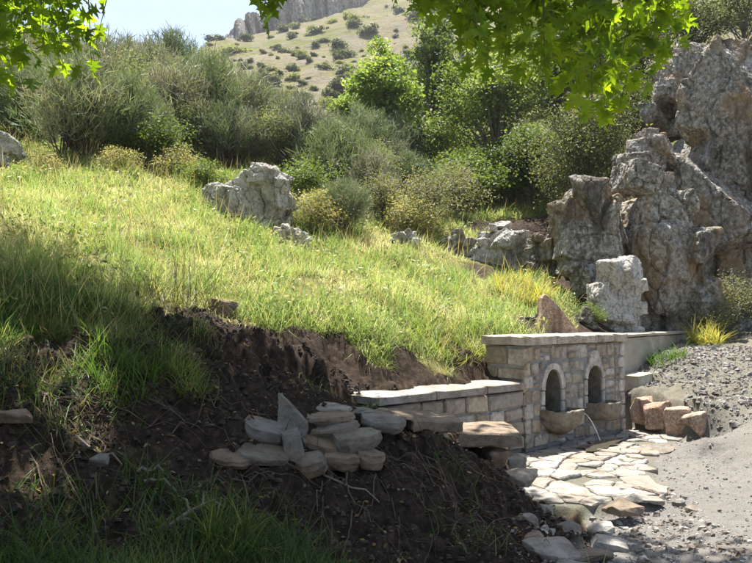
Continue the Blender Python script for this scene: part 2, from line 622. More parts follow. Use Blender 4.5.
APOLY = [(-1.0, .02), (3.3, .02), (3.75, .45), (3.0, .8), (2.1, 1.05), (1.0, 1.3), (-.2, 1.85), (-1.05, 2.45), (-1.6, 2.25), (-2.05, 1.95), (-2.3, 1.6), (-1.6, 1.05), (-1.1, .5)]


MOUND = [(4.15, 13.0), (4.42, 12.1), (5.02, 11.0), (5.35, 10.9), (6.2, 11.6), (9, 13.6), (10, 18), (6.9, 16.6)]
_mp = np.array([P(650, 390, 12.4), P(645, 374, 13.2), P(690, 352, 15.5), P(703, 405, 11.2), P(752, 352, 14.5), P(730, 390, 12)])
MPL = np.linalg.lstsq(np.c_[np.ones(6), _mp[:, 0], _mp[:, 1]], _mp[:, 2], rcond=None)[0]


def poly_sd(s, n, poly):
    """signed distance to a polygon, negative inside"""
    d = np.full(len(s), 1e9)
    c = np.zeros(len(s), bool)
    for i in range(len(poly)):
        x1, y1 = poly[i]
        x2, y2 = poly[(i + 1) % len(poly)]
        ex, ey = x2 - x1, y2 - y1
        t = np.clip(((s - x1) * ex + (n - y1) * ey) / (ex * ex + ey * ey), 0, 1)
        d = np.minimum(d, np.hypot(s - x1 - t * ex, n - y1 - t * ey))
        with np.errstate(divide='ignore', invalid='ignore'):
            c ^= ((y1 > n) != (y2 > n)) & (s < ex * (n - y1) / (ey if ey else 1e-9) + x1)
    return np.where(c, -d, d)


def terrain(x, y, detail=True):
    x = np.asarray(x, float)
    y = np.asarray(y, float)
    s, n = sn(x, y)
    zf, cf = evF(x, y)
    zb, cb = evB(x, y)
    n0 = np.interp(s, [-9, -5, -3.2, -2.7, 2.75, 3.3, 9.1, 14], [-.9, -.75, -.62, -.27, -.27, -.62, -1.75, -2.6])
    wd = np.interp(s, [-9, -4, -2.7, 3], [.3, .17, .14, .14])
    q = np.stack([x, y, 0 * x], 1)
    nn = n + np.where(s < -2.9, .34 * fbm(q * 2.0, 4, 77), 0)
    t = sstep(-wd, wd, nn - n0)
    z = zb * (1 - t) + zf * t
    cov = cb * (1 - t)[:, None] + cf * t[:, None]
    r = np.hypot(x, y)
    # covers crisped with noise
    nz = fbm(q * 1.7, 4, 3)
    cov = np.clip(cov + (nz * .22)[:, None] * np.array((1, -1, 0)), 0, 1)
    ga, so_, gr = cov.T
    wsoil = sstep(.35, .65, so_)
    wgrav = sstep(.38, .6, gr)
    cov = np.stack([1 - np.maximum(wsoil, wgrav), wsoil, wgrav], 1)
    far = sstep(45, 85, r) * (y > 0)
    if detail:
        soil_l = wsoil * (1 - wgrav) * sstep(16, 10, r)
        z = z + soil_l * (.07 * fbm(q * 2.6, 3, 9) + .065 * fbm(q * 6.5, 3, 21, ridged=True) + .016 * fbm(q * 24, 3, 33))
        z = z + (1 - soil_l) * (1 - wgrav) * (.05 * fbm(q * 1.1, 3, 8) + .02 * fbm(q * 5, 2, 19)) + wgrav * (.02 * fbm(q * 2.2, 4, 41) + .006 * fbm(q * 14, 2, 43))
        z = z + soil_l * sstep(-2.6, -3.2, s) * sstep(.9, .3, np.abs(n + .55)) * (.10 * fbm(q * 3.4, 3, 45) + .05 * fbm(q * 9, 2, 47, ridged=True))
        rs = sstep(.25, .5, np.minimum(so_, gr)) * sstep(7.5, 9, y)
        z = z + rs * (.05 * fbm(q * 3.2, 3, 91) + .03 * fbm(q * 11, 2, 93))
    ap = sstep(.16, .0, poly_sd(s, n, APOLY) + (.03 * fbm(q * 6, 2, 97) if detail else 0))
    z = z * (1 - ap) + (-.03) * ap
    cov = cov * (1 - ap)[:, None] + np.array((0, .35, .65)) * ap[:, None]
    mw = np.interp(x, [5.0, 5.7], [.10, 1.0])
    mo = sstep(mw, -.10 - mw * .5, poly_sd(x, y, MOUND) + (.06 * fbm(q * 5, 2, 99) if detail else 0))
    zm = MPL[0] + MPL[1] * x + MPL[2] * y + ((.08 * fbm(q * 1.8, 3, 91) + .06 * fbm(q * 5, 3, 93) + .03 * fbm(q * 16, 2, 95)) if detail else 0)
    z = np.where(zm > z, z * (1 - mo) + zm * mo, z)
    cov = cov * (1 - mo)[:, None] + np.array((0, .3, .7)) * mo[:, None]
    zh = far_h(x, y) + (sstep(60, 120, r) * (2.2 * fbm(q * .03, 4, 55) + .6 * fbm(q * .15, 3, 59)) if detail else 0)
    z = z * (1 - far) + zh * far
    z = np.where((y <= 0) & (r > 30), z * sstep(300, 30, r), z)
    return z, cov


def ground_z(x, y):
    z, _ = terrain(np.array([x]), np.array([y]))
    return float(z[0])


th_in = np.radians(np.linspace(-43, 43, 521))
th_out = np.radians(np.concatenate([np.linspace(43, 180, 40)[1:], np.linspace(180, 317, 40)[1:-1]]))
th = np.concatenate([th_in, th_out])
NT = len(th)
rr = np.concatenate([np.geomspace(.6, 3.2, 40)[:-1], np.geomspace(3.2, 18, 300)[:-1], np.geomspace(18, 62, 90)])
rf_ = np.concatenate([np.geomspace(62, 460, 155), np.geomspace(480, 1600, 10)])


def polar_sheet(rad):
    X = (rad[:, None] * np.sin(th)[None]).ravel()
    Y = (rad[:, None] * np.cos(th)[None]).ravel()
    Z, cov = terrain(X, Y)
    i = np.arange(len(rad) - 1)[:, None] * NT
    j = np.arange(NT)[None]
    k = (j + 1) % NT
    F = np.stack([i + k, i + j, i + NT + j, i + NT + k], -1).reshape(-1, 4)
    return np.stack([X, Y, Z], 1), F, cov


V, F, cov = polar_sheet(rr)
fc = cov[F].mean(1)
V0_min = V[:, 2].min()
fr = np.hypot(V[F][:, :, 0].mean(1), V[F][:, :, 1].mean(1))
isroad = (fc[:, 2] > .5)


def sub(V, F, cov, name, mat):
    u, inv = np.unique(F, return_inverse=True)
    return np_mesh(name, V[u], inv.reshape(F.shape), mat, cov[u], True)


V0 = len(V)
Vc = np.concatenate([V, [[0, 0, ground_z(0, 0)]]])
cc = np.concatenate([cov, cov[:1]])
ring = np.stack([np.arange(NT), (np.arange(NT) + 1) % NT, np.full(NT, V0)], 1)
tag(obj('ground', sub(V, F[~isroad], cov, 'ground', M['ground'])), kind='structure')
tag(obj('road', sub(V, F[isroad], cov, 'road', M['ground'])), 'pale gravel road rising to the right beside the paving', kind='structure')
Vh, Fh, ch = polar_sheet(rf_)
tag(obj('hillside', np_mesh('hillside', Vh, Fh, M['hill'], ch, True)), kind='structure')

# ------------------------------------------------------------------ rocks
_ico = {}


def ico(n):
    if n not in _ico:
        bm = bmesh.new()
        bmesh.ops.create_icosphere(bm, subdivisions=n, radius=1.0)
        Vv = np.array([v.co[:] for v in bm.verts])
        Ff = np.array([[v.index for v in f.verts] for f in bm.faces])
        bm.free()
        _ico[n] = (Vv, Ff)
    return _ico[n]


def vert_normals(p, Fc):
    fn = np.cross(p[Fc[:, 1]] - p[Fc[:, 0]], p[Fc[:, 2]] - p[Fc[:, 0]])
    if Fc.shape[1] == 4:
        fn = np.cross(p[Fc[:, 2]] - p[Fc[:, 0]], p[Fc[:, 3]] - p[Fc[:, 1]])
    vn = np.zeros_like(p)
    for k in range(Fc.shape[1]):
        np.add.at(vn, Fc[:, k], fn)
    return vn / (np.linalg.norm(vn, axis=1)[:, None] + 1e-12)


def poly_sd2(x, y, poly):
    return poly_sd(np.atleast_1d(x), np.atleast_1d(y), poly)


def rock(name, outline, d, depth, seed, mat, label, cat='boulder', group=None, spacing=.6, rough=1.0, voxel=None, tall=1.3, fill=.72):
    """rock of fused fractured blocks; the outline is that of its broad side, depth its half thickness"""
    r = np.random.default_rng(seed)
    pts = np.array([P(u, v, d) for u, v in outline])
    lo, hi = pts.min(0), pts.max(0)
    c = (lo + hi) / 2
    rel = (pts - c)[:, [0, 2]]
    poly = [tuple(q) for q in rel]
    half = (hi - lo) / 2
    big = max(half[0], half[2])
    # block centres
    seeds_ = []
    qx, qz = r.uniform(-half[0], half[0], 2500), r.uniform(-half[2], half[2], 2500)
    qs = -poly_sd2(qx, qz, poly)
    for x, z, sd in zip(qx, qz, qs):
        if sd < spacing * .12:
            continue
        lim = spacing * np.clip(.45 + sd / spacing * .5, .45, 1.0)
        if all(math.hypot(x - a, (z - b_) / tall) > lim for a, b_, _ in seeds_):
            seeds_.append((x, z, sd))
    bm = bmesh.new()

    def add_block(cx, cy, cz, hx, hy, hz, npt, rot, jit=.16, bx=.42):
        vs_ = []
        for _ in range(npt):
            q = r.normal(size=3)
            q /= np.linalg.norm(q)
            q = np.clip(np.sign(q) * np.abs(q) ** bx * r.uniform(1 - jit, 1.06), -1, 1)
            q = np.array((q[0] * hx, q[1] * hy, q[2] * hz))
            ca, sa = math.cos(rot[0]), math.sin(rot[0])
            q = np.array((q[0] * ca - q[2] * sa, q[1], q[0] * sa + q[2] * ca))
            ca, sa = math.cos(rot[1]), math.sin(rot[1])
            q = np.array((q[0] * ca - q[1] * sa, q[0] * sa + q[1] * ca, q[2]))
            vs_.append(bm.verts.new((cx + q[0], cy + q[1], cz + q[2])))
        h = bmesh.ops.convex_hull(bm, input=vs_)
        dead = [v for v in vs_ if v.is_valid and not v.link_faces]
        bmesh.ops.delete(bm, geom=dead, context='VERTS')

    for x, z, sd in seeds_:
        e = np.clip(sd / big, 0, 1)
        hw = min(spacing * r.uniform(.62, .95), sd * 1.15 + spacing * .14)
        hz = min(hw * tall * r.uniform(.8, 1.25), sd * 1.35 + spacing * .18)
        dep = depth * (.35 + .65 * math.sqrt(min(1, sd / (big * .55))))
        front_ = -dep * r.uniform(.55, 1.15)
        cy = front_ * .35
        add_block(x, cy, z, hw, abs(front_) - abs(cy) + spacing * .1, hz, 15, (r.normal(0, .18), r.normal(0, .45)), .22, .38)
    # body behind the blocks
    for _ in range(1):
        cv = [bm.verts.new((q[0] * fill, y_, q[1] * fill)) for q in rel for y_ in (-depth * .45, depth * .9)]
        bmesh.ops.convex_hull(bm, input=cv)
        bmesh.ops.delete(bm, geom=[v for v in cv if v.is_valid and not v.link_faces], context='VERTS')
    me = bm_mesh('raw', bm)
    o = obj('raw', me)
    md = o.modifiers.new('r', 'REMESH')
    md.mode = 'VOXEL'
    md.voxel_size = voxel or max(big / 75, .012)
    bpy.context.view_layer.update()
    ev = o.evaluated_get(bpy.context.evaluated_depsgraph_get())
    nm = bpy.data.meshes.new_from_object(ev)
    bpy.data.objects.remove(o)
    n = len(nm.vertices)
    p = np.empty(n * 3, dtype=np.float32)
    nm.vertices.foreach_get('co', p)
    p = p.reshape(-1, 3).astype(float)
    li = np.empty(len(nm.loops), dtype=np.int32)
    nm.loops.foreach_get('vertex_index', li)
    ok = len(li) == 4 * len(nm.polygons)
    Fc = li.reshape(-1, 4)
    vn = vert_normals(p, Fc)
    o3 = np.array((seed * 7.1, seed * 3.3, seed * 5.7))
    q = p / spacing + o3
    w3 = np.stack([fbm(q * 2, 2, seed + 50), fbm(q * 2, 2, seed + 60), fbm(q * 2, 2, seed + 70)], 1)
    f1, f2, off, r4 = worley(q * np.array((2.4, 2.4, 1.3)) + .25 * w3, seed)
    crack = -np.exp(-((f2 - f1) / .05) ** 2)
    facet = (off * r4[:, :3]).sum(1) * .5 + r4[:, 3] * .18
    g1, g2, goff, gr4 = worley(q * np.array((6.5, 6.5, 5.0)) + .4 * w3, seed + 31)
    fac2 = (goff * gr4[:, :3]).sum(1) * .5 + gr4[:, 3] * .2 - np.exp(-((g2 - g1) / .09) ** 2) * .3
    disp = spacing * rough * (.045 * fbm(q * 1.3, 3, seed + 40) + .055 * facet + .045 * crack + .028 * fac2 + .016 * fbm(q * 8, 3, seed + 3, .65))
    p = p + vn * disp[:, None]
    bpy.data.meshes.remove(nm)
    o = obj(name, np_mesh(name, p, Fc, mat, None, False))
    o.location = c
    tag(o, label, cat, group)
    return o


rock('rock_outcrop', [(812, 55), (752, 72), (735, 72), (712, 76), (698, 90), (676, 122), (655, 160), (662, 200), (682, 240), (690, 290), (684, 345), (820, 350), (850, 200), (840, 80)], 20.5, 3.0, 1, M['rock'],
     'huge grey cliff-like outcrop filling the right edge above the road', 'rock', 'outcrops beside the spring', 1.6, 1, 0.05, 1.7)
rock('rock_outcrop', [(640, 128), (648, 100), (655, 80), (668, 58), (688, 47), (705, 52), (722, 66), (740, 60), (760, 42), (800, 45), (800, 130), (720, 135), (670, 140)], 24, 2.4, 2, M['rock'],
     'grey crag on top of the right outcrop under dark shrubs', 'rock', 'outcrops beside the spring', 1.1, 1, 0.05, 1.0)
rock('rock_outcrop', [(604, 365), (612, 285), (610, 230), (616, 190), (626, 172), (642, 168), (657, 184), (674, 186), (686, 208), (694, 228), (700, 256), (694, 282), (712, 312), (720, 365)], 17.4, 1.5, 3, M['rock'],
     'tall grey rock pillar standing left of the cliff behind the concrete wall', 'rock', 'outcrops beside the spring', 1.15, 1, 0.03, 1.7)
rock('rock_outcrop', [(616, 190), (618, 165), (628, 145), (645, 131), (664, 139), (670, 158), (664, 182), (636, 195)], 19, 1.0, 4, M['rock'],
     'knobbly grey rock perched above the pillar beside the dark tree', 'rock', 'outcrops beside the spring', 0.7, 1, 0.025, 1.0)
rock('boulder', [(549, 224), (558, 206), (572, 180), (588, 173), (603, 190), (613, 214), (617, 240), (611, 272), (592, 292), (572, 288), (558, 262)], 16.6, .8, 5, M['rock'],
     'egg-shaped brown and grey boulder on end left of the rock pillar', 'boulder', 'outcrops beside the spring', 0.8, 0.9, 0.02, 1.2, .85)
rock('boulder', [(592, 350), (591, 292), (602, 270), (612, 257), (628, 261), (641, 275), (636, 300), (640, 350)], 15.2, .55, 6, M['rock_pale'],
     'pale pitted boulder right behind the fountain at the foot of the pillar', 'boulder', 'outcrops beside the spring', 0.55, 1, 0.016, 1.4, .85)
rock('rock_outcrop', [(455, 265), (470, 250), (488, 229), (504, 221), (520, 234), (536, 244), (548, 262), (540, 280), (508, 272), (472, 272)], 18.2, 1.0, 7, M['rock_pale'],
     'low pale broken outcrop in the grass left of the egg-shaped boulder', 'rock', 'outcrops beside the spring', 0.42, 1.2, 0.02, 0.8)
rock('boulder', [(524, 252), (530, 236), (545, 234), (558, 240), (560, 262), (548, 285), (528, 282)], 17.6, .7, 17, M['rock'],
     'dark crumbled rock between the low outcrop and the egg-shaped boulder', 'boulder', 'outcrops beside the spring', 0.3, 1.2, 0.018, 0.8)
rock('boulder', [(437, 254), (446, 235), (462, 232), (471, 244), (470, 266), (446, 268)], 18.2, .45, 8, M['rock'],
     'small dark rock at the left end of the low outcrop', 'boulder', None, 0.35, 1, 0.015, 1)
rock('boulder', [(208, 208), (212, 191), (232, 181), (256, 172), (270, 169), (288, 178), (293, 194), (288, 224), (270, 234), (246, 234), (222, 228)], 16.2, .75, 9, M['rock_pale'],
     'large pale pitted boulder alone in the sunny grass slope', 'boulder', None, 0.7, 1.5, 0.018, 0.8, .9)
rock('boulder', [(272, 246), (275, 228), (286, 224), (300, 231), (313, 239), (312, 252), (284, 254)], 15.1, .3, 10, M['rock_pale'],
     'small flat pale stone at the right foot of the large grassy boulder', 'boulder', None, 0.3, 1, 0.015, 0.6)
rock('boulder', [(387, 252), (392, 235), (408, 230), (418, 237), (417, 258), (394, 260)], 17.4, .35, 11, M['rock_pale'],
     'small pale stone in the grass under the grey bushes mid-slope', 'boulder', None, 0.3, 1, 0.015, 0.8)
rock('boulder', [(-40, 128), (0, 134), (16, 139), (23, 150), (14, 166), (-40, 178)], 17.6, .8, 12, M['rock_pale'],
     'pale rock cut by the left edge below the broom bushes', 'boulder', None, 0.45, 1.2, 0.025, 0.9)
rock('boulder', [(574, 334), (576, 316), (585, 308), (595, 316), (596, 334)], 14.4, .25, 13, M['rock'],
     'small grey rock between the leaning orange slab and the pale boulder', 'boulder', None, 0.22, 1, 0.012, 1)
rock('boulder', [(520, 338), (524, 318), (536, 312), (544, 322), (546, 338)], 13.3, .25, 14, M['rock'],
     'small grey rock half hidden left of the leaning orange slab', 'boulder', None, 0.22, 1, 0.012, 1)
# far cliff along the crest of the far hill
k_ = np.linspace(-.235, .10, 240)
rowsN = 26
yc_ = 212 + 420 * np.clip(k_ + .23, 0, .35)
Vc_ = []
for j in range(rowsN):
    t = j / (rowsN - 1)
    hgt = np.interp(k_, [-.235, -.2, -.17, -.12, -.05, .02, .1], [1.5, 8, 14, 19, 24, 28, 28])
    yy = yc_ - 9 + 7 * t ** 1.5
    xx = k_ * yy
    zz = far_h(xx, yc_ - 10 + 0 * xx) - 9 + (hgt + 7) * t
    q = np.stack([xx * .09, zz * .05, yy * .09], 1)
    yy = yy - 4.5 * fbm(q, 4, 71) - 1.8 * fbm(q * np.array((4, 1, 4)), 3, 73, ridged=True)
    zz = zz + t * 3.0 * fbm(np.stack([xx * .16, 0 * xx, 0 * xx], 1), 3, 79)
    Vc_.append(np.stack([xx, yy, zz], 1))
for t2 in (6, 14, 30):
    Vc_.append(np.stack([k_ * (yc_ + t2), yc_ + t2, Vc_[rowsN - 1][:, 2] - t2 * .2], 1))
nk = len(k_)
i = np.arange(len(Vc_) - 1)[:, None] * nk
j = np.arange(nk - 1)[None]
Fc_ = np.stack([i + j, i + j + 1, i + nk + j + 1, i + nk + j], -1).reshape(-1, 4)
tag(obj('rock_cliff', np_mesh('rock_cliff', np.concatenate(Vc_), Fc_, M['rock_far'], None, False)), 'long grey cliff band along the crest of the far hill', 'cliff')


# ------------------------------------------------------------------ cut stone pieces
def block(x0, x1, z0, z1, yf, yb, jit=.017, bev=.018, bulge=.008, nx=3, nz=3):
    """roughly dressed stone: front at yf (towards -y), back at yb"""
    xs = np.linspace(0, 1, nx + 2)
    zs = np.linspace(0, 1, nz + 2)
    w, h = x1 - x0, z1 - z0
    cj = rng.uniform(-jit, jit, (2, 2, 2))
    Vv, idx = [], {}
    for a, tx in enumerate(xs):
        for bq, tz in enumerate(zs):
            ex = 0 if a == 0 else (w if a == nx + 1 else bev + (w - 2 * bev) * (a - 1) / max(nx - 1, 1))
            ez = 0 if bq == 0 else (h if bq == nz + 1 else bev + (h - 2 * bev) * (bq - 1) / max(nz - 1, 1))
            fx, fz = ex / w, ez / h
            dj = (cj[0, 0] * (1 - fx) * (1 - fz) + cj[1, 0] * fx * (1 - fz) + cj[0, 1] * (1 - fx) * fz + cj[1, 1] * fx * fz)
            edge = a in (0, nx + 1) or bq in (0, nz + 1)
            if a in (0, nx + 1) and bq in (0, nz + 1):      # worn corner
                ex += (rng.uniform(.01, .035) if a == 0 else -rng.uniform(.01, .035)) * min(1, w / .2)
                ez += (rng.uniform(.008, .03) if bq == 0 else -rng.uniform(.008, .03)) * min(1, h / .2)
            yy = yf + (bev * .9 if edge else -rng.uniform(0, bulge))
            idx[a, bq] = len(Vv)
            Vv.append((x0 + ex + dj[0], yy, z0 + ez + dj[1]))
    Q = []
    for a in range(nx + 1):
        for bq in range(nz + 1):
            Q.append((idx[a, bq], idx[a + 1, bq], idx[a + 1, bq + 1], idx[a, bq + 1]))
    ringi = [idx[a, 0] for a in range(nx + 2)] + [idx[nx + 1, bq] for bq in range(1, nz + 2)] + [idx[a, nz + 1] for a in range(nx, -1, -1)] + [idx[0, bq] for bq in range(nz, 0, -1)]
    n0 = len(Vv)
    for k in ringi:
        Vv.append((Vv[k][0], yb, Vv[k][2]))
    L = len(ringi)
    for k in range(L):
        Q.append((ringi[k], n0 + k, n0 + (k + 1) % L, ringi[(k + 1) % L]))
    return np.array(Vv), np.array(Q)


def prism(poly, y0, y1, bev=.012):
    """piece of any outline in the x-z plane, front at y0 with a bevelled edge"""
    poly = np.asarray(poly, float)
    c = poly.mean(0)
    n = len(poly)
    dirv = c - poly
    ins = poly + dirv / np.linalg.norm(dirv, axis=1)[:, None] * bev
    Vv = [(p_[0], y0 + rng.uniform(-.004, .004), p_[1]) for p_ in ins] + [(p_[0], y0 + bev, p_[1]) for p_ in poly] + [(p_[0], y1, p_[1]) for p_ in poly]
    Q = []
    for k in range(n):
        k2 = (k + 1) % n
        Q.append((n + k, n + k2, k2, k))
        Q.append((2 * n + k, 2 * n + k2, n + k2, n + k))
    T = [(k, (k + 1) % n, len(Vv)) for k in range(n)]
    Vv.append((c[0], y0 - .004, c[1]))
    return np.array(Vv), np.array(Q), np.array(T)


def part(name, VF, mat, parent, smooth=False):
    V_ = VF[0]
    c = V_.mean(0)
    o = obj(name, np_mesh(name, V_ - c, list(VF[1:]), mat, None, smooth), parent)
    o.location = c
    return o


def rowfill(x0, x1, wmin, wmax):
    out = []
    x = x0
    while x < x1 - 1e-6:
        w = rng.uniform(wmin, wmax)
        if x1 - x - w < wmin * .8:
            w = x1 - x
        w = min(w, x1 - x)
        out.append((x, x + w))
        x += w
    return out


# ------------------------------------------------------------------ fountain
FL, FD, FH = 2.79, .74, 1.45
ft = empty('stone_fountain', (C0[0], C0[1], 0), FROT)
tag(ft, 'low stone fountain wall with two arched niches and half-round basins', 'fountain')
NI = [(.46, .89, .40, 1.10, True), (1.62, 2.05, .44, 1.10, False)]


def arch(x0, x1, z0, z1, pointed, grow=0.0, n=7):
    cx, hw = (x0 + x1) / 2, (x1 - x0) / 2 + grow
    rise = (.30 if pointed else .2) + grow * .8
    zt = z1 + grow
    pts = [(cx - hw, z0), ]
    L = []
    for i in range(n + 1):
        a = i / n * math.pi / 2
        if pointed:
            xx = -hw * math.cos(a) ** .85
            zz = zt - rise + rise * math.sin(a) ** 1.15
        else:
            xx = -hw * math.cos(a)
            zz = zt - rise + rise * math.sin(a)
        L.append((cx + xx, zz))
    R = [(2 * cx - a_, b_) for a_, b_ in L[::-1][1:]]
    return [(cx - hw, z0)] + L + R + [(cx + hw, z0)]


def niche_cutter(poly, y0, y1):
    bm = bmesh.new()
    a = [bm.verts.new((x, y0, z)) for x, z in poly]
    b_ = [bm.verts.new((x, y1, z)) for x, z in poly]
    bm.faces.new(a)
    bm.faces.new(b_[::-1])
    for i in range(len(poly)):
        j = (i + 1) % len(poly)
        bm.faces.new((a[i], b_[i], b_[j], a[j]))
    bmesh.ops.recalc_face_normals(bm, faces=bm.faces)
    return bm_mesh('cutter', bm)


bm = bmesh.new()
bmesh.ops.create_cube(bm, size=1)
for v in bm.verts:
    v.co = Vector(((v.co.x + .5) * (FL - .04) + .02, (v.co.y + .5) * (FD - .04) + .02, (v.co.z + .5) * (FH + .3) - .3))
core_me = bm_mesh('mortar_core', bm, M['mortar'])
core = obj('mortar_core', core_me, ft)
cuts = []
for ni in NI:
    co = obj('cutter', niche_cutter(arch(*ni), -.2, .30))
    md = core.modifiers.new('b', 'BOOLEAN')
    md.operation = 'DIFFERENCE'
    md.object = co
    md.solver = 'EXACT'
    co.parent = ft
    cuts.append(co)
bpy.context.view_layer.update()
dg = bpy.context.evaluated_depsgraph_get()
newm = bpy.data.meshes.new_from_object(core.evaluated_get(dg))
core.modifiers.clear()
core.data = newm
newm.materials.clear()
newm.materials.append(M['mortar'])
for co in cuts:
    bpy.data.objects.remove(co)
# niche linings
for ni in NI:
    poly = arch(*ni, grow=-.004)
    n = len(poly)
    Vv = np.array([(x, .01, z) for x, z in poly] + [(x, .285, z) for x, z in poly])
    Q = np.array([(i, (i + 1) % n, n + (i + 1) % n, n + i) for i in range(n)])
    me = np_mesh('niche_lining', Vv, [Q, np.array([list(range(n, 2 * n))])], M['niche'])
    obj('niche_lining', me, ft)
    # blocks across the niche back
    for zz in (ni[2] + .01, ni[2] + .2, ni[2] + .37):
        part('niche_stone', block(ni[0] + .03, ni[1] - .03, zz, zz + .16, .262, .30, .006, .012), M['niche'], ft)

rows = [(0.0, .20), (.20, .42), (.42, .63), (.63, .84), (.84, 1.03), (1.03, 1.22), (1.22, 1.45)]
SUR = .09


def arch_half(ni, z):
    """half width taken by niche and its frame at height z"""
    x0, x1, z0, z1, ptd = ni
    if z < z0 or z > z1 + .15:
        return None
    pl = arch(*ni, grow=SUR + .01)
    cx = (x0 + x1) / 2
    hs = [cx - x for x, zz in pl[1:len(pl) // 2 + 1]]
    zs = [zz for x, zz in pl[1:len(pl) // 2 + 1]]
    if z <= zs[0]:
        return hs[0]
    if z >= zs[-1]:
        return None
    return float(np.interp(z, zs, hs))


for ri, (z0, z1) in enumerate(rows):
    zm = z0 + .35 * (z1 - z0)
    gaps = []
    for ni in NI:
        hs = [arch_half(ni, z) for z in (z0 + .03, zm)]
        hs = [h for h in hs if h]
        if hs:
            cx = (ni[0] + ni[1]) / 2
            gaps.append((cx - max(hs), cx + max(hs)))
    q1 = .14 if ri % 2 else .2
    q2 = FL - (.2 if ri % 2 else .14)
    part('stone', block(.005, q1 - .012, z0 + .008, z1 - .008, .0, .06, .008), M['ashlar'], ft)
    part('stone', block(q2 + .012, FL - .005, z0 + .008, z1 - .008, -.012, .10, .006), M['arch'], ft)
    edges = [q1] + [e for g in gaps for e in g] + [q2]
    for a, b_ in zip(edges[::2], edges[1::2]):
        if b_ - a < .06:
            continue
        for xa, xb in rowfill(a, b_, .12, .34):
            if xb - xa > .07:
                g1 = rng.uniform(.012, .022)
                if rng.random() < .3 and z1 - z0 > .18:
                    zc = z0 + (z1 - z0) * rng.uniform(.36, .64)
                    part('stone', block(xa + g1, xb - .014, z0 + .012, zc - .012, rng.uniform(-.010, .008), .06), M['ashlar'], ft)
                    part('stone', block(xa + .014, xb - g1, zc + .012, z1 - .012, rng.uniform(-.010, .008), .06), M['ashlar'], ft)
                else:
                    part('stone', block(xa + g1, xb - g1, z0 + rng.uniform(.01, .022), z1 - rng.uniform(.01, .022), rng.uniform(-.012, .01), .06), M['ashlar'], ft)
# frames of the niches: jambs and arch stones
for ni in NI:
    x0, x1, z0, z1, ptd = ni
    inn = arch(*ni, grow=.0)
    out = arch(*ni, grow=SUR)
    zs = inn[1][1]
    for sx in (0, 1):
        xa, xb = (x0 - SUR, x0) if sx == 0 else (x1, x1 + SUR)
        zc = z0 + (zs - z0) * (.55 if sx else .45)
        for za, zb in ((z0, zc), (zc, zs)):
            part('arch_stone', block(xa + .004, xb - .002, za + .006, zb - .006, -.018, .10, .004, .012, .005), M['arch'], ft)
    m_ = len(inn) - 2
    seq = list(range(1, m_ + 1))
    if ptd:
        splits = [1, 8, 15]
    else:
        splits = [1, 5, 11, 15]
    for a, b_ in zip(splits[:-1], splits[1:]):
        i_in = [inn[k] for k in range(a, b_ + 1)]
        i_out = [out[k] for k in range(a, b_ + 1)]
        if not ptd and a == 5:      # big keystone reaching above the ring
            cx = (x0 + x1) / 2
            i_out = [i_out[0], (cx - .13, z1 + .18), (cx - .07, z1 + .24), (cx + .07, z1 + .24), (cx + .13, z1 + .18), i_out[-1]]
        # strip as joined quads: build prism per stone with polygon in-order
        pl = i_out + i_in[::-1]
        if len(i_in) == len(i_out):
            n = len(i_in)
            y0, y1 = -.022, .10
            Vv = [(x, y0, z) for x, z in i_in] + [(x, y0, z) for x, z in i_out] + [(x, y1, z) for x, z in i_in] + [(x, y1, z) for x, z in i_out]
            Q = []
            for k in range(n - 1):
                Q += [(k, k + 1, n + k + 1, n + k), (2 * n + k, 2 * n + k + 1, k + 1, k), (n + k, n + k + 1, 3 * n + k + 1, 3 * n + k)]
            Q += [(0, n, 3 * n, 2 * n), (n - 1, 2 * n - 1 + 0, 4 * n - 1, 3 * n - 1)]
            VF = (np.array(Vv), np.array(Q))
        else:
            VF = prism(np.array(pl), -.026, .10)
        part('arch_stone', VF, M['arch'], ft)

# left return (its stones face -x): built in a turned frame
for ri, (z0, z1) in enumerate([(.6, .78), (.78, .96), (.96, 1.16), (1.16, 1.44)]):
    for xa, xb in rowfill(.02, FD, .2, .42):
        Vv, Q = block(xa + .01, xb - .01, z0 + .01, z1 - .01, -.006, .06)
        # local (x along depth, y out) -> fountain frame
        W = np.stack([Vv[:, 1], FD + .0 - Vv[:, 0], Vv[:, 2]], 1)
        part('stone', (W, Q), M['ashlar'], ft)
# right return
for ri, (z0, z1) in enumerate(rows):
    for xa, xb in rowfill(.12, FD, .25, .45):
        Vv, Q = block(xa + .01, xb - .01, z0 + .01, z1 - .01, -.006, .06)
        W = np.stack([FL - Vv[:, 1], Vv[:, 0], Vv[:, 2]], 1)
        part('stone', (W, Q[:, ::-1]), M['ashlar'], ft)


# cap stones
def slab_block(x0, x1, y0, y1, z0, z1, n=7, amp=.012, seed=0):
    """subdivided slab with worn edges -> V, F"""
    nx, ny, nz = max(3, int((x1 - x0) / .05)), max(3, int((y1 - y0) / .06)), 3
    bm = bmesh.new()
    bmesh.ops.create_cube(bm, size=1)
    bmesh.ops.subdivide_edges(bm, edges=bm.edges[:], cuts=5, use_grid_fill=True)
    Vv = np.array([v.co[:] for v in bm.verts]) + .5
    Ff = np.array([[v.index for v in f.verts] for f in bm.faces])
    bm.free()
    # pull edges in a little for worn arrises
    e = np.abs(Vv - .5) > .499
    ne = e.sum(1)
    p = np.stack([x0 + Vv[:, 0] * (x1 - x0), y0 + Vv[:, 1] * (y1 - y0), z0 + Vv[:, 2] * (z1 - z0)], 1)
    c = np.array(((x0 + x1) / 2, (y0 + y1) / 2, (z0 + z1) / 2))
    sg = np.sign(p - c)
    p -= sg * (e & (ne >= 2)[:, None]) * .012
    o = seed * 3.17
    p += amp * np.stack([fbm(p * 6 + o, 3, seed), fbm(p * 6 + o + 9, 3, seed + 1), .8 * fbm(p * 6 + o + 5, 3, seed + 2)], 1)
    return p, Ff


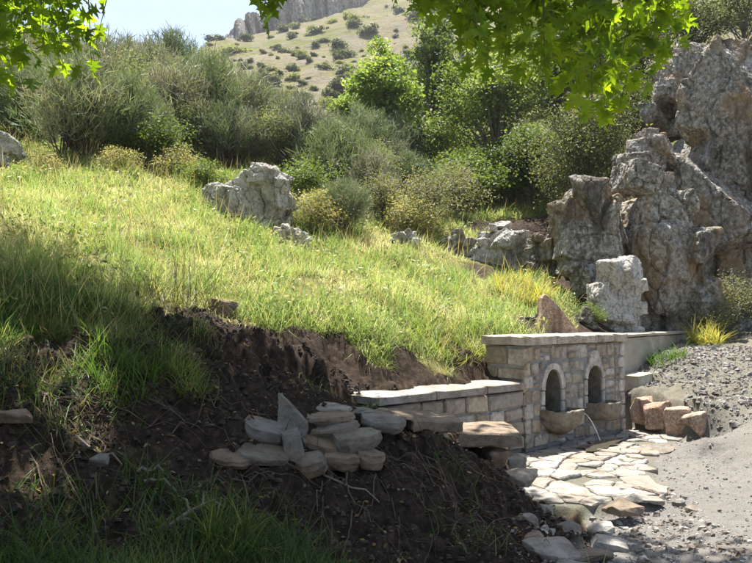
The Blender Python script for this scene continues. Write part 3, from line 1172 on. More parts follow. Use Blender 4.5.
cx_ = [-.04, .72, 1.25, 1.9, 2.4, FL + .05]
for i in range(len(cx_) - 1):
    part('cap_stone', slab_block(cx_[i] + .004, cx_[i + 1] - .004, -.06 + rng.uniform(-.01, .01), FD + .04, FH + .003, FH + .15 + rng.uniform(-.004, .004), amp=.009, seed=40 + i), M['cap'], ft)


# basins: half bowls carried on the face
def basin(cx, zr, rx, ry, hz, boxy, name='basin'):
    nu, nv = 40, 18
    Vv, Q = [], []
    e = .55 if boxy else .85
    prof_o = [(math.cos(a) ** e if math.cos(a) > 1e-6 else 0.0, -math.sin(a)) for a in np.linspace(0, math.pi / 2 * .93, nv)]
    prof = [(.80, -.30), (.84, -.12), (.86, 0.0)] + [(r, z) for r, z in prof_o]
    for r, z in prof:
        for i in range(nu + 1):
            a = math.pi * i / nu
            ca, sa = math.cos(a), math.sin(a)
            if boxy:
                ca = math.copysign(abs(ca) ** .6, ca)
                sa = abs(sa) ** .6
            Vv.append((cx + rx * r * ca, .03 - ry * r * sa - .03, zr + hz * z))
    for j in range(len(prof) - 1):
        for i in range(nu):
            a = j * (nu + 1) + i
            Q.append((a, a + 1, a + nu + 2, a + nu + 1))
    Vv = np.array(Vv)
    Vv += .017 * np.stack([fbm(Vv * 8, 4, 5), fbm(Vv * 8 + 7, 4, 6), fbm(Vv * 8 + 3, 4, 7)], 1)
    Vv[:, 1] = np.minimum(Vv[:, 1], .02)
    b_ = obj(name, np_mesh(name, Vv, np.array(Q), M['basin'], None, True), ft)
    # water lying inside
    W = [(cx, .0, zr - .035)] + [(cx + rx * .83 * math.cos(math.pi * i / nu), -ry * .83 * math.sin(math.pi * i / nu), zr - .035) for i in range(nu + 1)]
    T = [(0, i + 1, i + 2) for i in range(nu)]
    obj('basin_water', np_mesh('basin_water', np.array(W), np.array(T), M['pool']), b_)
    return b_


basin(.72, .52, .38, .42, .36, False)
basin(1.88, .54, .34, .36, .30, True)
# spout lip and the thread of water from the first basin
st = []
lx, ly, lz = 1.0, -.22, .49
for i in range(14):
    t = i / 13 * .31
    st.append((lx + .30 * t, ly - .95 * t, lz + .25 * t - 4.9 * t * t - .02))
Vt, Ft = tube(st, np.linspace(.009, .006, 14), 7)
Vt += .003 * np.stack([fbm(Vt * 40, 2, 1), fbm(Vt * 40, 2, 2), 0 * Vt[:, 0]], 1)
wst = obj('water_stream', np_mesh('water_stream', Vt, Ft, M['water'], None, True))
wst.location = (C0[0], C0[1], 0)
wst.rotation_euler = (0, 0, FROT)
tag(wst, 'thin stream of water falling from the left basin onto the paving', 'water')

pn = 28
pa = np.linspace(0, 2 * np.pi, pn, endpoint=False)
pr_ = .34 * (1 + .35 * np.sin(2 * pa + .6) + .22 * np.sin(5 * pa + 1.1) + .12 * np.sin(9 * pa))
px_, py_ = 1.14 + pr_ * np.cos(pa) * 1.5, -.5 + pr_ * np.sin(pa) * .7
Vp = np.concatenate([np.stack([px_, py_, np.full(pn, .019)], 1), [[1.14, -.5, .020]]])
pud = obj('puddle', np_mesh('puddle', Vp, np.array([(k, (k + 1) % pn, pn) for k in range(pn)]), M['pool']))
pud.location = (C0[0], C0[1], 0)
pud.rotation_euler = (0, 0, FROT)
tag(pud, 'dark wet puddle where the stream lands on the paving', kind='structure')

# ------------------------------------------------------------------ low wall left of the fountain
WL, WT, WZ = 2.75, .52, .83
lw = empty('low_stone_wall', (C0[0], C0[1], 0), FROT)
tag(lw, 'low bench-like stone wall with sunlit flat top left of the fountain', 'wall')
part('mortar_core', slab_block(-WL, -.01, .05, WT, -.3, WZ, amp=.004, seed=60), M['mortar'], lw)
for z0, z1, a, b_ in [(.02, .22, .2, .4), (.22, .42, .3, .55), (.42, .60, .28, .5), (.60, .83, .35, .62)]:
    for xa, xb in rowfill(-WL + rng.uniform(0, .05), -.015, a, b_):
        part('stone', block(xa + .012, xb - .012, z0 + .01, z1 - .008, .02 + rng.uniform(-.012, .012), .12, .014, .02, .014), M['ashlar'], lw)
xx = [-WL - .08, -1.85, -.85, -.012]
for i in range(3):
    part('coping_stone', slab_block(xx[i] + .004, xx[i + 1] - .004, -.015, WT + .20, WZ + .003, WZ + .125 + rng.uniform(-.004, .004), amp=.004, seed=70 + i), M['flag'], lw)

# ------------------------------------------------------------------ concrete wall right of the fountain
a_ = P(621, 337, 13.0)[:2]
b__ = P(698, 332, 17.5)[:2]
dv = b__ - a_
rw = empty('concrete_retaining_wall', (a_[0], a_[1], 0), math.atan2(dv[1], dv[0]))
tag(rw, 'plain weathered concrete wall right of the fountain below the rocks', 'wall')
LW = float(np.hypot(*dv))
part('wall_block', slab_block(-.5, 2.4, 0, .35, -.2, 1.49, amp=.008, seed=80), M['concrete'], rw)
part('wall_block', slab_block(2.41, LW, .015, .36, .5, 1.49, amp=.008, seed=81), M['concrete'], rw)
part('coping', slab_block(-.52, LW + .02, -.03, .38, 1.493, 1.555, amp=.006, seed=82), M['concrete'], rw)
part('ledge', slab_block(-.35, 1.1, -.42, -.004, -.2, .86, amp=.01, seed=83), M['concrete'], rw)


# ------------------------------------------------------------------ paving: flagstones cut from a jittered cell pattern
def clip(poly, px, py, nx_, ny_):
    out = []
    n = len(poly)
    for i in range(n):
        a, b_ = poly[i], poly[(i + 1) % n]
        da = (a[0] - px) * nx_ + (a[1] - py) * ny_
        db = (b_[0] - px) * nx_ + (b_[1] - py) * ny_
        if da <= 0:
            out.append(a)
        if da * db < 0:
            t = da / (da - db)
            out.append((a[0] + t * (b_[0] - a[0]), a[1] + t * (b_[1] - a[1])))
    return out


def inside(px, py, poly):
    c = False
    n = len(poly)
    for i in range(n):
        x1, y1 = poly[i]
        x2, y2 = poly[(i + 1) % n]
        if (y1 > py) != (y2 > py) and px < (x2 - x1) * (py - y1) / (y2 - y1) + x1:
            c = not c
    return c


apr = empty('stone_paving', (0, 0, 0))
tag(apr, 'sunlit irregular flagstone paving in front of the fountain', kind='structure')
# apron outline in wall coordinates (s along, n out)
apoly = APOLY
seeds = []
for _ in range(6000):
    px, py = rng.uniform(-2.7, 4.1), rng.uniform(-.1, 2.7)
    md_ = .14 + .16 * hsh(np.array([int(px * 2.3) + 50]), np.array([int(py * 2.3) + 50]), np.array([0]), 7)[0]
    if all(((px - a) / 1.35) ** 2 + ((py - b_) / .8) ** 2 > md_ ** 2 for a, b_ in seeds):
        seeds.append((px, py))
SA = np.array(seeds)
nfl = 0
for i, (px, py) in enumerate(seeds):
    if not inside(px, py, apoly) or rng.random() < .05:
        continue
    poly = [(px - .7, py - .7), (px + .7, py - .7), (px + .7, py + .7), (px - .7, py + .7)]
    dd = np.hypot(SA[:, 0] - px, SA[:, 1] - py)
    for j in np.argsort(dd)[1:16]:
        qx, qy = seeds[j]
        poly = clip(poly, (px + qx) / 2, (py + qy) / 2, qx - px, qy - py)
    poly = clip(poly, 0, .03, 0, -1)
    if len(poly) < 3:
        continue
    # subdivide and roughen the outline, shrink for the joint
    pp = []
    for k in range(len(poly)):
        a, b_ = np.array(poly[k]), np.array(poly[(k + 1) % len(poly)])
        L = np.linalg.norm(b_ - a)
        for t in np.linspace(0, 1, max(1, int(L / .09)) + 1)[:-1]:
            pp.append(a + t * (b_ - a) + rng.uniform(-.011, .011, 2))
    pp = np.array(pp)
    c = pp.mean(0)
    rad = np.linalg.norm(pp - c, axis=1).mean()
    g = rng.uniform(.003, .013)
    pp = c + (pp - c) * (1 - g / rad)
    X, Y = xy(pp[:, 0], -0 + pp[:, 1])
    # note: n is measured out of the fountain front
    cx, cy = xy(c[0], c[1])
    ztop = .0 + rng.uniform(-.016, .014)
    tl = rng.uniform(-.05, .05, 2)
    n = len(pp)
    zt = ztop + (X - cx) * tl[0] + (Y - cy) * tl[1]
    ins = .014
    Xi, Yi = cx + (X - cx) * (1 - ins / rad), cy + (Y - cy) * (1 - ins / rad)
    q = np.stack([Xi, Yi, 0 * Xi], 1)
    zi = zt + .010 * fbm(q * 9, 2, 4)
    Vv = np.concatenate([np.stack([Xi, Yi, zi], 1), np.stack([X, Y, zt - .016], 1), np.stack([X, Y, zt - .16], 1),
                         np.stack([cx + (X - cx) * .5, cy + (Y - cy) * .5, ztop + (zt - ztop) * .5 + rng.uniform(-.006, .010, n)], 1), [[cx, cy, ztop + rng.uniform(-.004, .008)]]])
    k = np.arange(n)
    k2 = (k + 1) % n
    Q = np.concatenate([np.stack([k + n, k2 + n, k2, k], 1), np.stack([k + 2 * n, k2 + 2 * n, k2 + n, k + n], 1), np.stack([k, k2, k2 + 3 * n, k + 3 * n], 1)])
    T = np.stack([k + 3 * n, k2 + 3 * n, np.full(n, 4 * n)], 1)
    part('flagstone', (Vv, Q, T), M['flag'], apr)
    nfl += 1
print('flagstones', nfl)


# ------------------------------------------------------------------ loose stones
def chunk(name, loc, dims, rz, tilt, seed, mat, label, cat='stone', group=None, npts=18, box=.5, amp=.014, cuts=2, pts=None):
    """angular broken stone: hull of scattered points, refined and roughened"""
    r = np.random.default_rng(seed)
    d = r.normal(size=(npts, 3))
    d /= np.linalg.norm(d, axis=1)[:, None]
    d = np.sign(d) * np.abs(d) ** box * r.uniform(.82, 1.05, (npts, 1))
    d = np.clip(d, -1, 1)
    bm = bmesh.new()
    for q in (d if pts is None else []):
        bm.verts.new((q[0] * dims[0] / 2, q[1] * dims[1] / 2, q[2] * dims[2] / 2))
    for q in (pts if pts is not None else []):
        bm.verts.new(q)
    h = bmesh.ops.convex_hull(bm, input=bm.verts[:])
    bmesh.ops.delete(bm, geom=[g for g in bm.verts if not g.link_faces], context='VERTS')
    bmesh.ops.bevel(bm, geom=bm.edges[:], offset=min(dims) * .03, segments=1, affect='EDGES', profile=.5)
    bmesh.ops.triangulate(bm, faces=bm.faces[:])
    if cuts:
        bmesh.ops.subdivide_edges(bm, edges=bm.edges[:], cuts=cuts, use_grid_fill=False)
        bmesh.ops.triangulate(bm, faces=bm.faces[:])
    Vv = np.array([v.co[:] for v in bm.verts])
    o3 = seed * 1.7
    m = amp
    dsp = m * np.stack([fbm(Vv * 8 + o3, 3, seed), fbm(Vv * 8 + o3 + 5, 3, seed + 1), fbm(Vv * 8 + o3 + 9, 3, seed + 2)], 1)
    # bedding layers on the sides
    lay = np.sin((Vv[:, 2] + .02 * fbm(Vv * 5 + o3, 2, seed)) / max(dims[2], .05) * 14) * .003
    nr = Vv.copy()
    nr[:, 2] = 0
    nr /= np.linalg.norm(nr, axis=1)[:, None] + 1e-6
    Vv = Vv + dsp + nr * lay[:, None]
    for v, q in zip(bm.verts, Vv):
        v.co = q
    o = obj(name, bm_mesh(name, bm, mat, False))
    o.location = loc
    o.rotation_euler = (tilt[0], tilt[1], rz)
    tag(o, label, cat, group)
    return o


GST = 'stones stacked on the dug bank'


def sight_hit(u, v, d0=3.5, d1=14.0):
    ds = np.arange(d0, d1, .04)
    pts = np.array([P(u, v, q) for q in ds])
    zz = terrain(pts[:, 0], pts[:, 1])[0]
    h = np.where(pts[:, 2] < zz)[0]
    return float(ds[h[0]]) if len(h) else d1


def cstone(u, v, d, wpx, hpx, thick, rz, tilt, seed, mat, label, group=GST, depth=None, **kw):
    """stone whose centre lies at a photo place; width and rise given in photo pixels"""
    d = min(d, sight_hit(u, v + 3) - .02)
    q = P(u, v, d)
    w = wpx / FPX * d
    h = thick if thick else hpx / FPX * d
    return chunk('loose_stone', q, (w * 1.28, (depth or w * .8) * 1.1, h * 1.2), rz, tilt, seed, mat, label, 'stone', group, **kw)


def bstone(u, v, d, wpx, th_, rz, tilt, seed, mat, label, group=GST, depth=.5):
    """squared slab with worn, chipped edges"""
    q = P(u, v, d)
    w = wpx / FPX * d
    Vv, Ff = slab_block(-w / 2, w / 2, -depth / 2, depth / 2, -th_ / 2, th_ / 2, amp=.022, seed=seed)
    f = fbm(Vv * 2.2 + seed, 2, seed)
    Vv[:, 0] *= 1 + .10 * f
    Vv[:, 1] *= 1 + .14 * fbm(Vv * 2.2 + seed + 4, 2, seed)
    Vv[:, 0] += .12 * Vv[:, 1]
    o = obj('loose_stone', np_mesh('loose_stone', Vv, Ff, mat))
    o.location = q
    o.rotation_euler = (tilt[0], tilt[1], rz)
    return tag(o, label, 'stone', group)


SL, BR = M['slab'], M['brown_slab']
def pstone(u, v, d, wpx, thick, depth, rz, tilt, seed, mat, label, group=GST, sides=8):
    """broken slab: uneven many-sided plan, real thickness, undercut sides"""
    r = np.random.default_rng(seed)
    d = min(d, sight_hit(u, v + 4) - .03)
    w = wpx / FPX * d
    thick *= .82
    pts = []
    for k in range(sides):
        a = (k + r.uniform(-.32, .32)) / sides * 2 * math.pi
        e = r.uniform(.86, 1.12)
        x, y = np.sign(math.cos(a)) * abs(math.cos(a)) ** .7 * w / 2 * e, np.sign(math.sin(a)) * abs(math.sin(a)) ** .7 * depth / 2 * e
        pts.append((x * r.uniform(.88, 1), y * r.uniform(.88, 1), thick * r.uniform(.38, .55)))
        pts.append((x, y, thick * r.uniform(-.1, .25)))
        pts.append((x * r.uniform(.7, .97), y * r.uniform(.7, .97), -thick * r.uniform(.4, .55)))
    return chunk('loose_stone', P(u, v, d), (w, depth, thick), rz, tilt, seed, mat, label, 'stone', group, pts=pts, amp=.007, cuts=3)


pstone(265, 432, 6.5, 44, .19, .32, .15, (.30, .22), 101, SL, 'rough grey block at the left of the stone pile')
c_ = P(294, 416, 6.7)
tri = [P(u, v, 6.7) - c_ for u, v in ((283, 396), (286, 400), (306, 422), (305, 434), (292, 434), (279, 424))]
tri = [q * 1.1 + np.array((.02 * k, k * .06 + .25 * q[2], 0)) for q in tri for k in (-1, 1)]
chunk('loose_stone', P(294, 416, min(6.7, sight_hit(294, 430) - .05)), (.25, .12, .35), .25, (0, 0), 102, SL, 'triangular pale slab standing on edge in the stone pile', 'stone', GST, pts=tri, amp=.012, cuts=3)
c_ = P(298, 445, 6.25)
tri = [P(u, v, 6.25) - c_ for u, v in ((284, 434), (299, 431), (304, 452), (301, 461), (288, 456))]
tri = [q * 1.05 + np.array((0, k * .09 + .15 * q[2], 0)) for q in tri for k in (-1, 1)]
chunk('loose_stone', P(297, 445, min(6.25, sight_hit(297, 455) - .06)), (.16, .18, .26), .2, (0, 0), 103, SL, 'dark narrow stone wedged upright in the middle of the pile', 'stone', GST, pts=tri, amp=.012, cuts=3)
pstone(264, 455, 6.2, 52, .10, .34, .08, (.14, .10), 104, SL, 'thin flat grey slab low at the left of the pile')
pstone(230, 460, 6.0, 44, .09, .28, -.1, (.18, .16), 105, BR, 'thin brownish slab lying apart at the pile left end')
pstone(335, 410, 7.0, 38, .09, .30, -.1, (.10, .10), 106, SL, 'small pale flat stone topmost at the back of the pile')
pstone(330, 419, 6.7, 54, .11, .36, .1, (.06, -.04), 107, BR, 'flat brown slab lying under the small topmost stone')
pstone(336, 430, 6.5, 50, .13, .34, .15, (.10, -.14), 108, SL, 'grey slab tilted up to the right in mid-pile')
pstone(357, 441, 6.35, 48, .18, .36, .1, (.16, -.06), 109, SL, 'thick rounded stone at the right of the stone pile')
pstone(322, 446, 6.35, 48, .15, .38, -.1, (.20, .16), 110, BR, 'broad brown slab sloping down in mid-pile')
pstone(312, 465, 6.05, 32, .17, .26, .3, (.25, -.35), 111, SL, 'pale angular stone lowest at the front of the pile')
pstone(341, 461, 6.15, 36, .15, .28, 0, (.1, .05), 112, BR, 'reddish brown block at the foot of the pile')
pstone(371, 459, 6.4, 30, .17, .28, .4, (.1, .1), 113, BR, 'dark stone half buried right of the pile foot')
pstone(384, 424, 7.0, 48, .15, .40, -.2, (.12, .12), 114, SL, 'grey stone between the pile and the flat brown slabs')
cstone(365, 412, 7.3, 40, 0, .06, .2, (.1, .05, 0), 115, SL, 'thin dark slab behind the pile below the wall end')
cstone(403, 414, 7.5, 56, 0, .07, .2, (.06, .08, 0), 116, BR, 'long thin dark slab in front of the low wall end')
bstone(432, 423, 7.5, 54, .13, .30, (.03, .03, 0), 117, BR, 'thick brown slab end jutting from the bank', depth=.5)
bstone(483, 434, 8.2, 62, .17, .18, (.02, .02, 0), 118, BR, 'broad brown slab sunlit on top before the fountain corner', depth=.75)
cstone(498, 459, 8.0, 24, 0, .22, .2, (0, 0, 0), 119, BR, 'dark supporting stone under the broad brown slab', depth=.4)
cstone(516, 462, 7.75, 16, 0, .17, .3, (0, .1, 0), 120, SL, 'small pale block on the corner of the paving edge', 'stones at the paving edge')
cstone(524, 478, 7.35, 30, 0, .17, .4, (0, 0, 0), 121, M['flag'], 'pale squared stone at the broken corner of the paving', 'stones at the paving edge', depth=.35)
cstone(100, 459, 5.1, 14, 0, .08, .4, (.5, .3, 0), 122, SL, 'small pale chip of stone on the dark left bank', None)
cstone(10, 417, 5.3, 34, 0, .09, .4, (.2, .1, 0), 123, BR, 'rusty stone in the dark bank at the left edge', None)
cstone(222, 308, 9.3, 26, 0, .2, .4, (.2, .1, 0), 124, BR, 'brown clod-like stone in the grass above the dug bank', None)
# pointed slab leaning behind the fountain
c_ = P(555, 318, 12.7)
lp = [P(u, v, 12.7) - c_ for u, v in ((536, 340), (541, 298), (545, 294), (551, 299), (575, 330), (577, 340))]
lp = [q + np.array((0, k * .16 + .12 * q[2], 0)) for q in lp for k in (-1, 1)]
chunk('leaning_slab', c_, (.6, .3, .8), 0, (0, 0), 15, M['rock_orange'], 'pointed orange-brown slab leaning behind the fountain top', 'slab', pts=lp, amp=.015, cuts=4)
# upright stones holding the gravel bank
OR = M['rock_orange']
for i, (u, v, d, w, h, lb) in enumerate([(644, 406, 12.0, 19, .52, 'pinkish edge stone in the dark corner beside the fountain end'), (661, 411, 11.7, 24, .52, 'rust-red upright edge stone under the gravel, second from the fountain'),
                                        (680, 416, 11.4, 22, .50, 'rust-red upright edge stone under the gravel, third from the fountain'), (696, 418, 11.1, 18, .40, 'pale-topped edge stone nearest the road at the end of the row')]):
    chunk('edge_stone', P(u, v + 5, d + .10), (w / FPX * d * 1.3, .36, h * 1.0), rng.uniform(-.85, -.5), rng.uniform(-.12, .12, 2), 160 + i, OR, lb, 'stone', 'stones edging the gravel bank', npts=24, box=.34)
# stones on the lower ground in front of the paving
GL = 'stones on the low ground at the bottom'
for i, (u, v, w, th_, mt, lb) in enumerate([
    (555, 549, 56, .13, M['flag'], 'large pale flat stone at the bottom edge left of the road'),
    (528, 519, 28, .10, SL, 'small flat stone with a dark underside below the paving corner'),
    (600, 526, 30, .09, M['flag'], 'pale flat stone in the middle of the low ground'),
    (562, 528, 42, .10, SL, 'greyish flat stone left of the middle on the low ground'),
    (610, 541, 44, .09, M['flag'], 'pale flat stone nearest the road on the low ground'),
    (586, 556, 60, .10, SL, 'broad grey stone at the bottom edge beside the pale one'),
    (622, 505, 36, .10, BR, 'brownish pale stone at the foot of the paving edge'),
    (640, 482, 42, .08, M['flag'], 'bright flat stone where the paving meets the road'),
    (628, 494, 40, .08, M['flag'], 'bright flat stone one below the road corner of the paving'),
    (650, 497, 26, .07, M['flag'], 'small bright stone lying on the road edge'),
    (545, 508, 20, .1, SL, 'small stone in the shaded hollow under the paving'),
    (532, 537, 26, .1, BR, 'dark stone at the foot of the soil bank'),
    (660, 448, 34, .06, SL, 'flat grey stone at the outer paving edge by the road'),
    (574, 566, 40, .1, SL, 'grey stone cut by the bottom edge'),
    (678, 500, 14, .05, SL, 'small dark pebble alone on the road'),
    (692, 506, 12, .05, SL, 'tiny stone on the road beside the dark pebble')]):
    d = 1.85 * FPX / (v - HOR)
    for _ in range(4):
        x, y, z = P(u, v, d)
        zz = ground_z(x, y) + th_ * .25
        d = (EYE - zz) * FPX / (v - HOR)
    x, y, z = P(u, v, d)
    chunk('loose_stone', (x, y, zz), (w / FPX * d, w / FPX * d * rng.uniform(.75, 1.1), th_ * 1.3), rng.uniform(-.5, .5), rng.uniform(-.1, .1, 2), 140 + i, mt, lb, 'stone', GL, npts=20)


# uncountable small stones: on the gravel bank, road and soil
def chips(name, N, region, size, cols, label, seed, mat=None, lift=.3):
    r = np.random.default_rng(seed)
    X, Y = region(r, N)
    Z, cov_ = terrain(X, Y)
    base = np.array([(-1, -1, -.6), (1, -1, -.6), (1, 1, -.6), (-1, 1, -.6), (-.6, -.6, .7), (.7, -.5, .6), (.5, .7, .8), (-.7, .5, .5)]) * .5
    Fq = np.array([(0, 1, 5, 4), (1, 2, 6, 5), (2, 3, 7, 6), (3, 0, 4, 7), (4, 5, 6, 7)])
    sz = size[0] * (size[1] / size[0]) ** (r.random(len(X)) ** 2.2)
    a = r.uniform(0, 6.28, len(X))
    jit = base[None] + r.uniform(-.16, .16, (len(X), 8, 3))
    jit = jit * np.stack([sz * r.uniform(.7, 1.4, len(X)), sz, sz * r.uniform(.55, 1.05, len(X))], 1)[:, None, :]
    ca, sa = np.cos(a)[:, None], np.sin(a)[:, None]
    Vx = jit[:, :, 0] * ca - jit[:, :, 1] * sa + X[:, None]
    Vy = jit[:, :, 0] * sa + jit[:, :, 1] * ca + Y[:, None]
    Vz = jit[:, :, 2] + Z[:, None] + (sz * lift)[:, None] * .5
    Vv = np.stack([Vx, Vy, Vz], 2).reshape(-1, 3)
    Ff = (Fq[None] + 8 * np.arange(len(X))[:, None, None]).reshape(-1, 4)
    cc_ = np.array(cols)[r.integers(0, len(cols), len(X))] * r.uniform(.7, 1.2, (len(X), 1))
    o = obj(name, np_mesh(name, Vv, Ff, mat or M['chip'], np.repeat(cc_, 8, 0)))
    tag(o, label, None, None, 'stuff')
    return o


m, nt, b = newmat('chip')
at = nd(nt, 'ShaderNodeAttribute', attribute_name='col')
nz_ = noise(nt, world_pos(nt), 40, 5, .7)
nt.links.new(mix(nt, 1.0, at.outputs['Color'], ramp(nt, nz_, [(.3, (.6,) * 3), (.7, (1.2,) * 3)]), 'MULTIPLY'), b.inputs['Base Color'])
b.inputs['Roughness'].default_value = .95
M['chip'] = m


def reg_cover(x0, x1, y0, y1, ch, thr=.5):
    def f(r, N):
        X, Y = r.uniform(x0, x1, N), r.uniform(y0, y1, N)
        _, c_ = terrain(X, Y, False)
        k = c_[:, ch] > thr
        s, n = sn(X, Y)
        k &= poly_sd(s, n, APOLY) > .05
        return X[k], Y[k]
    return f


chips('road_gravel', 15000, reg_cover(.5, 10, 3.5, 15, 2), (.006, .026), [(.18, .172, .16), (.15, .142, .13), (.25, .24, .222), (.16, .135, .11)], 'loose gravel scattered over the road', 1)


chips('road_stones', 2600, reg_cover(2.0, 10, 4.5, 15, 2), (.012, .05), [(.20, .19, .175), (.16, .15, .135), (.28, .265, .24), (.17, .14, .115)], 'scattered small stones on the road', 9)


def reg_bank(r, N):
    X, Y = r.uniform(4.0, 8.5, N), r.uniform(10.5, 15, N)
    z, c_ = terrain(X, Y, False)
    s, n = sn(X, Y)
    k = (poly_sd(X, Y, MOUND) < .35) & (n > -.9) & (poly_sd(s, n, APOLY) > .1)
    return X[k], Y[k]


chips('bank_rubble', 7000, reg_bank, (.008, .055), [(.23, .215, .195), (.19, .175, .155), (.28, .265, .24), (.19, .15, .12)], 'rough rubble and gravel on the bank right of the fountain', 2)
chips('bank_stones', 2600, reg_bank, (.03, .12), [(.23, .215, .195), (.19, .175, .155), (.28, .265, .24), (.19, .15, .12)], 'larger broken stones in the gravel bank', 12, None, .1)
chips('soil_clods', 22000, reg_cover(-4.5, 1.8, 4, 9, 1), (.008, .05), [(.045, .031, .022), (.06, .042, .03), (.03, .021, .015), (.04, .028, .02), (.035, .025, .018), (.07, .05, .035)], 'clods and bits of stone on the dug soil', 3)


def reg_low(r, N):
    X, Y = r.uniform(1.0, 3.2, N), r.uniform(5.2, 8.0, N)
    s, n = sn(X, Y)
    k = (n > 2.2)
    return X[k], Y[k]


chips('low_rubble', 1600, reg_low, (.012, .075), [(.27, .245, .21), (.2, .17, .14), (.32, .295, .26), (.13, .10, .075)], 'small rubble on the low ground before the paving', 4)

# ------------------------------------------------------------------ grass
def blades(name, X, Y, Z, L, Wd, cols, seed, bend=.5, segs=3, label=None, lean_dir=None):
    """one mesh of curved tapering blades, one colour per blade"""
    r = np.random.default_rng(seed)
    N = len(X)
    a = r.uniform(0, 2 * np.pi, N)
    if lean_dir is not None:
        a = np.where(r.random(N) < .2, lean_dir + r.normal(0, .7, N), a)
    tilt = np.abs(r.normal(0, .62, N)) + .05
    curve = r.uniform(.1, 1.0, N) * bend
    face = a + np.pi / 2 + r.normal(0, .5, N)
    Vv = np.empty((N, 2 * segs + 1, 3))
    px, pz = np.zeros(N), np.zeros(N)
    for k in range(segs + 1):
        t = k / segs
        if k:
            ang = tilt + curve * t * 1.6
            px = px + np.sin(ang) * L / segs
            pz = pz + np.cos(ang) * L / segs
        w = Wd * (1 - t ** 1.6) * .5
        bx, by = X + px * np.cos(a), Y + px * np.sin(a)
        if k < segs:
            Vv[:, 2 * k] = np.stack([bx - w * np.cos(face), by - w * np.sin(face), Z + pz], 1)
            Vv[:, 2 * k + 1] = np.stack([bx + w * np.cos(face), by + w * np.sin(face), Z + pz], 1)
        else:
            Vv[:, 2 * k] = np.stack([bx, by, Z + pz], 1)
    nb = 2 * segs + 1
    base = nb * np.arange(N)[:, None]
    Q = np.concatenate([base + np.array([[2 * k, 2 * k + 1, 2 * k + 3, 2 * k + 2]]) for k in range(segs - 1)]) if segs > 1 else np.zeros((0, 4), int)
    T = base + np.array([[2 * segs - 2, 2 * segs - 1, 2 * segs]])
    col = np.repeat(cols, nb, 0).reshape(N, nb, 3)
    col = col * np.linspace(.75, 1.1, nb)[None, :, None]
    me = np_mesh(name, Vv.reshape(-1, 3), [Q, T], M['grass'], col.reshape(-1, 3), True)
    o = obj(name, me)
    return tag(o, label, None, None, 'stuff')


BODIES = [(P(290, 240, 14.9)[:2], .55), (P(300, 240, 14.7)[:2], .5), (P(402, 244, 17.1)[:2], .6), (P(452, 250, 17.9)[:2], .6), (P(490, 262, 17.4)[:2], .9), (P(520, 265, 17.2)[:2], .9), (P(222, 312, 9.0)[:2], .3), (P(255, 215, 15.4)[:2], .8), (P(280, 215, 15.4)[:2], .7), (P(250, 200, 16.2)[:2], 1.0), (P(582, 235, 16.6)[:2], .7), (P(655, 260, 17.4)[:2], 1.2)]


def palette(r, N, X, Y, cs, wts):
    q = np.stack([X, Y, 0 * X], 1)
    f = fbm(q * .8, 3, 301) * .6 - fbm(q * 2.6, 3, 313) * .55 + r.normal(0, .36, N) + .05
    i = np.clip(((f + 1) / 2) * len(cs), 0, len(cs) - 1).astype(int)
    return np.array(cs)[i] * r.uniform(.8, 1.2, (N, 1))


# sunny meadow on the slope: density falls with distance
r = np.random.default_rng(21)
N0 = 420000
ang = r.uniform(-.62, .62, N0)
rad = np.sqrt(r.uniform(0, 1, N0) ** 1.25 * (26 ** 2 - 5.0 ** 2) + 5.0 ** 2)
X, Y = rad * np.sin(ang), rad * np.cos(ang)
Z, cv = terrain(X, Y)
s, n = sn(X, Y)
q = np.stack([X, Y, 0 * X], 1)
pat = fbm(q * .9, 3, 311)
keep = (cv[:, 0] > .35 + .35 * r.random(N0)) & (pat > -1.0 + .35 * r.random(N0)) & ~((s > -2.9) & (s < 6) & (n > -.85)) & ~((n > -.5) & (s > 0))
for (c, rr_) in BODIES:
    keep &= np.hypot(X - c[0], Y - c[1]) > rr_ * .6
X, Y, Z, rad, pat = X[keep], Y[keep], Z[keep], rad[keep], pat[keep]
near = rad < 11
print('blades', len(X))
cs = [(.115, .19, .055), (.19, .285, .08), (.27, .37, .115), (.36, .43, .165), (.47, .49, .26), (.58, .54, .38)]
colr = palette(r, len(X), X, Y, cs, None)
pat2 = fbm(np.stack([X, Y, 0 * X], 1) * 2.6, 3, 313)
L = np.where(near, r.uniform(.09, .32, len(X)), r.uniform(.13, .36, len(X))) * np.clip(1 + .5 * pat + .8 * pat2, .28, 2.3)
Wd = np.interp(rad, [5, 10, 20, 26], [.008, .010, .017, .022])
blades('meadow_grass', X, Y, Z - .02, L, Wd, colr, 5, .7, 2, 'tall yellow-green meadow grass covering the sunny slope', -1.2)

# broad-leaved weeds among the grass
kw_ = np.where((pat > .15) & (r.random(len(X)) < .16))[0]
cw = np.stack([X[kw_], Y[kw_], Z[kw_] + r.uniform(.04, .34, len(kw_)) * np.clip(.6 + pat[kw_], .4, 1.3)], 1)
def _weeds():
    n_ = r.normal(size=(len(cw), 3))
    n_[:, 2] = np.abs(n_[:, 2]) + .4
    n_ /= np.linalg.norm(n_, axis=1)[:, None]
    t_ = np.cross(n_, r.normal(size=n_.shape))
    t_ /= np.linalg.norm(t_, axis=1)[:, None]
    b2 = np.cross(n_, t_)
    sz_ = r.uniform(.018, .045, (len(cw), 1)) * (1 + rad[kw_][:, None] / 40)
    Vw = np.stack([cw - t_ * sz_, cw + b2 * sz_ * .45, cw + t_ * sz_, cw - b2 * sz_ * .45], 1).reshape(-1, 3)
    cwl = np.array([(.13, .20, .05), (.19, .26, .07), (.26, .30, .10), (.36, .33, .17)])[r.integers(0, 4, len(cw))]
    tag(obj('meadow_weeds', np_mesh('meadow_weeds', Vw, np.arange(len(Vw)).reshape(-1, 4), M['grass'], np.repeat(cwl, 4, 0))), 'broad-leaved weeds mixed into the sunny meadow', kind='stuff')
_weeds()

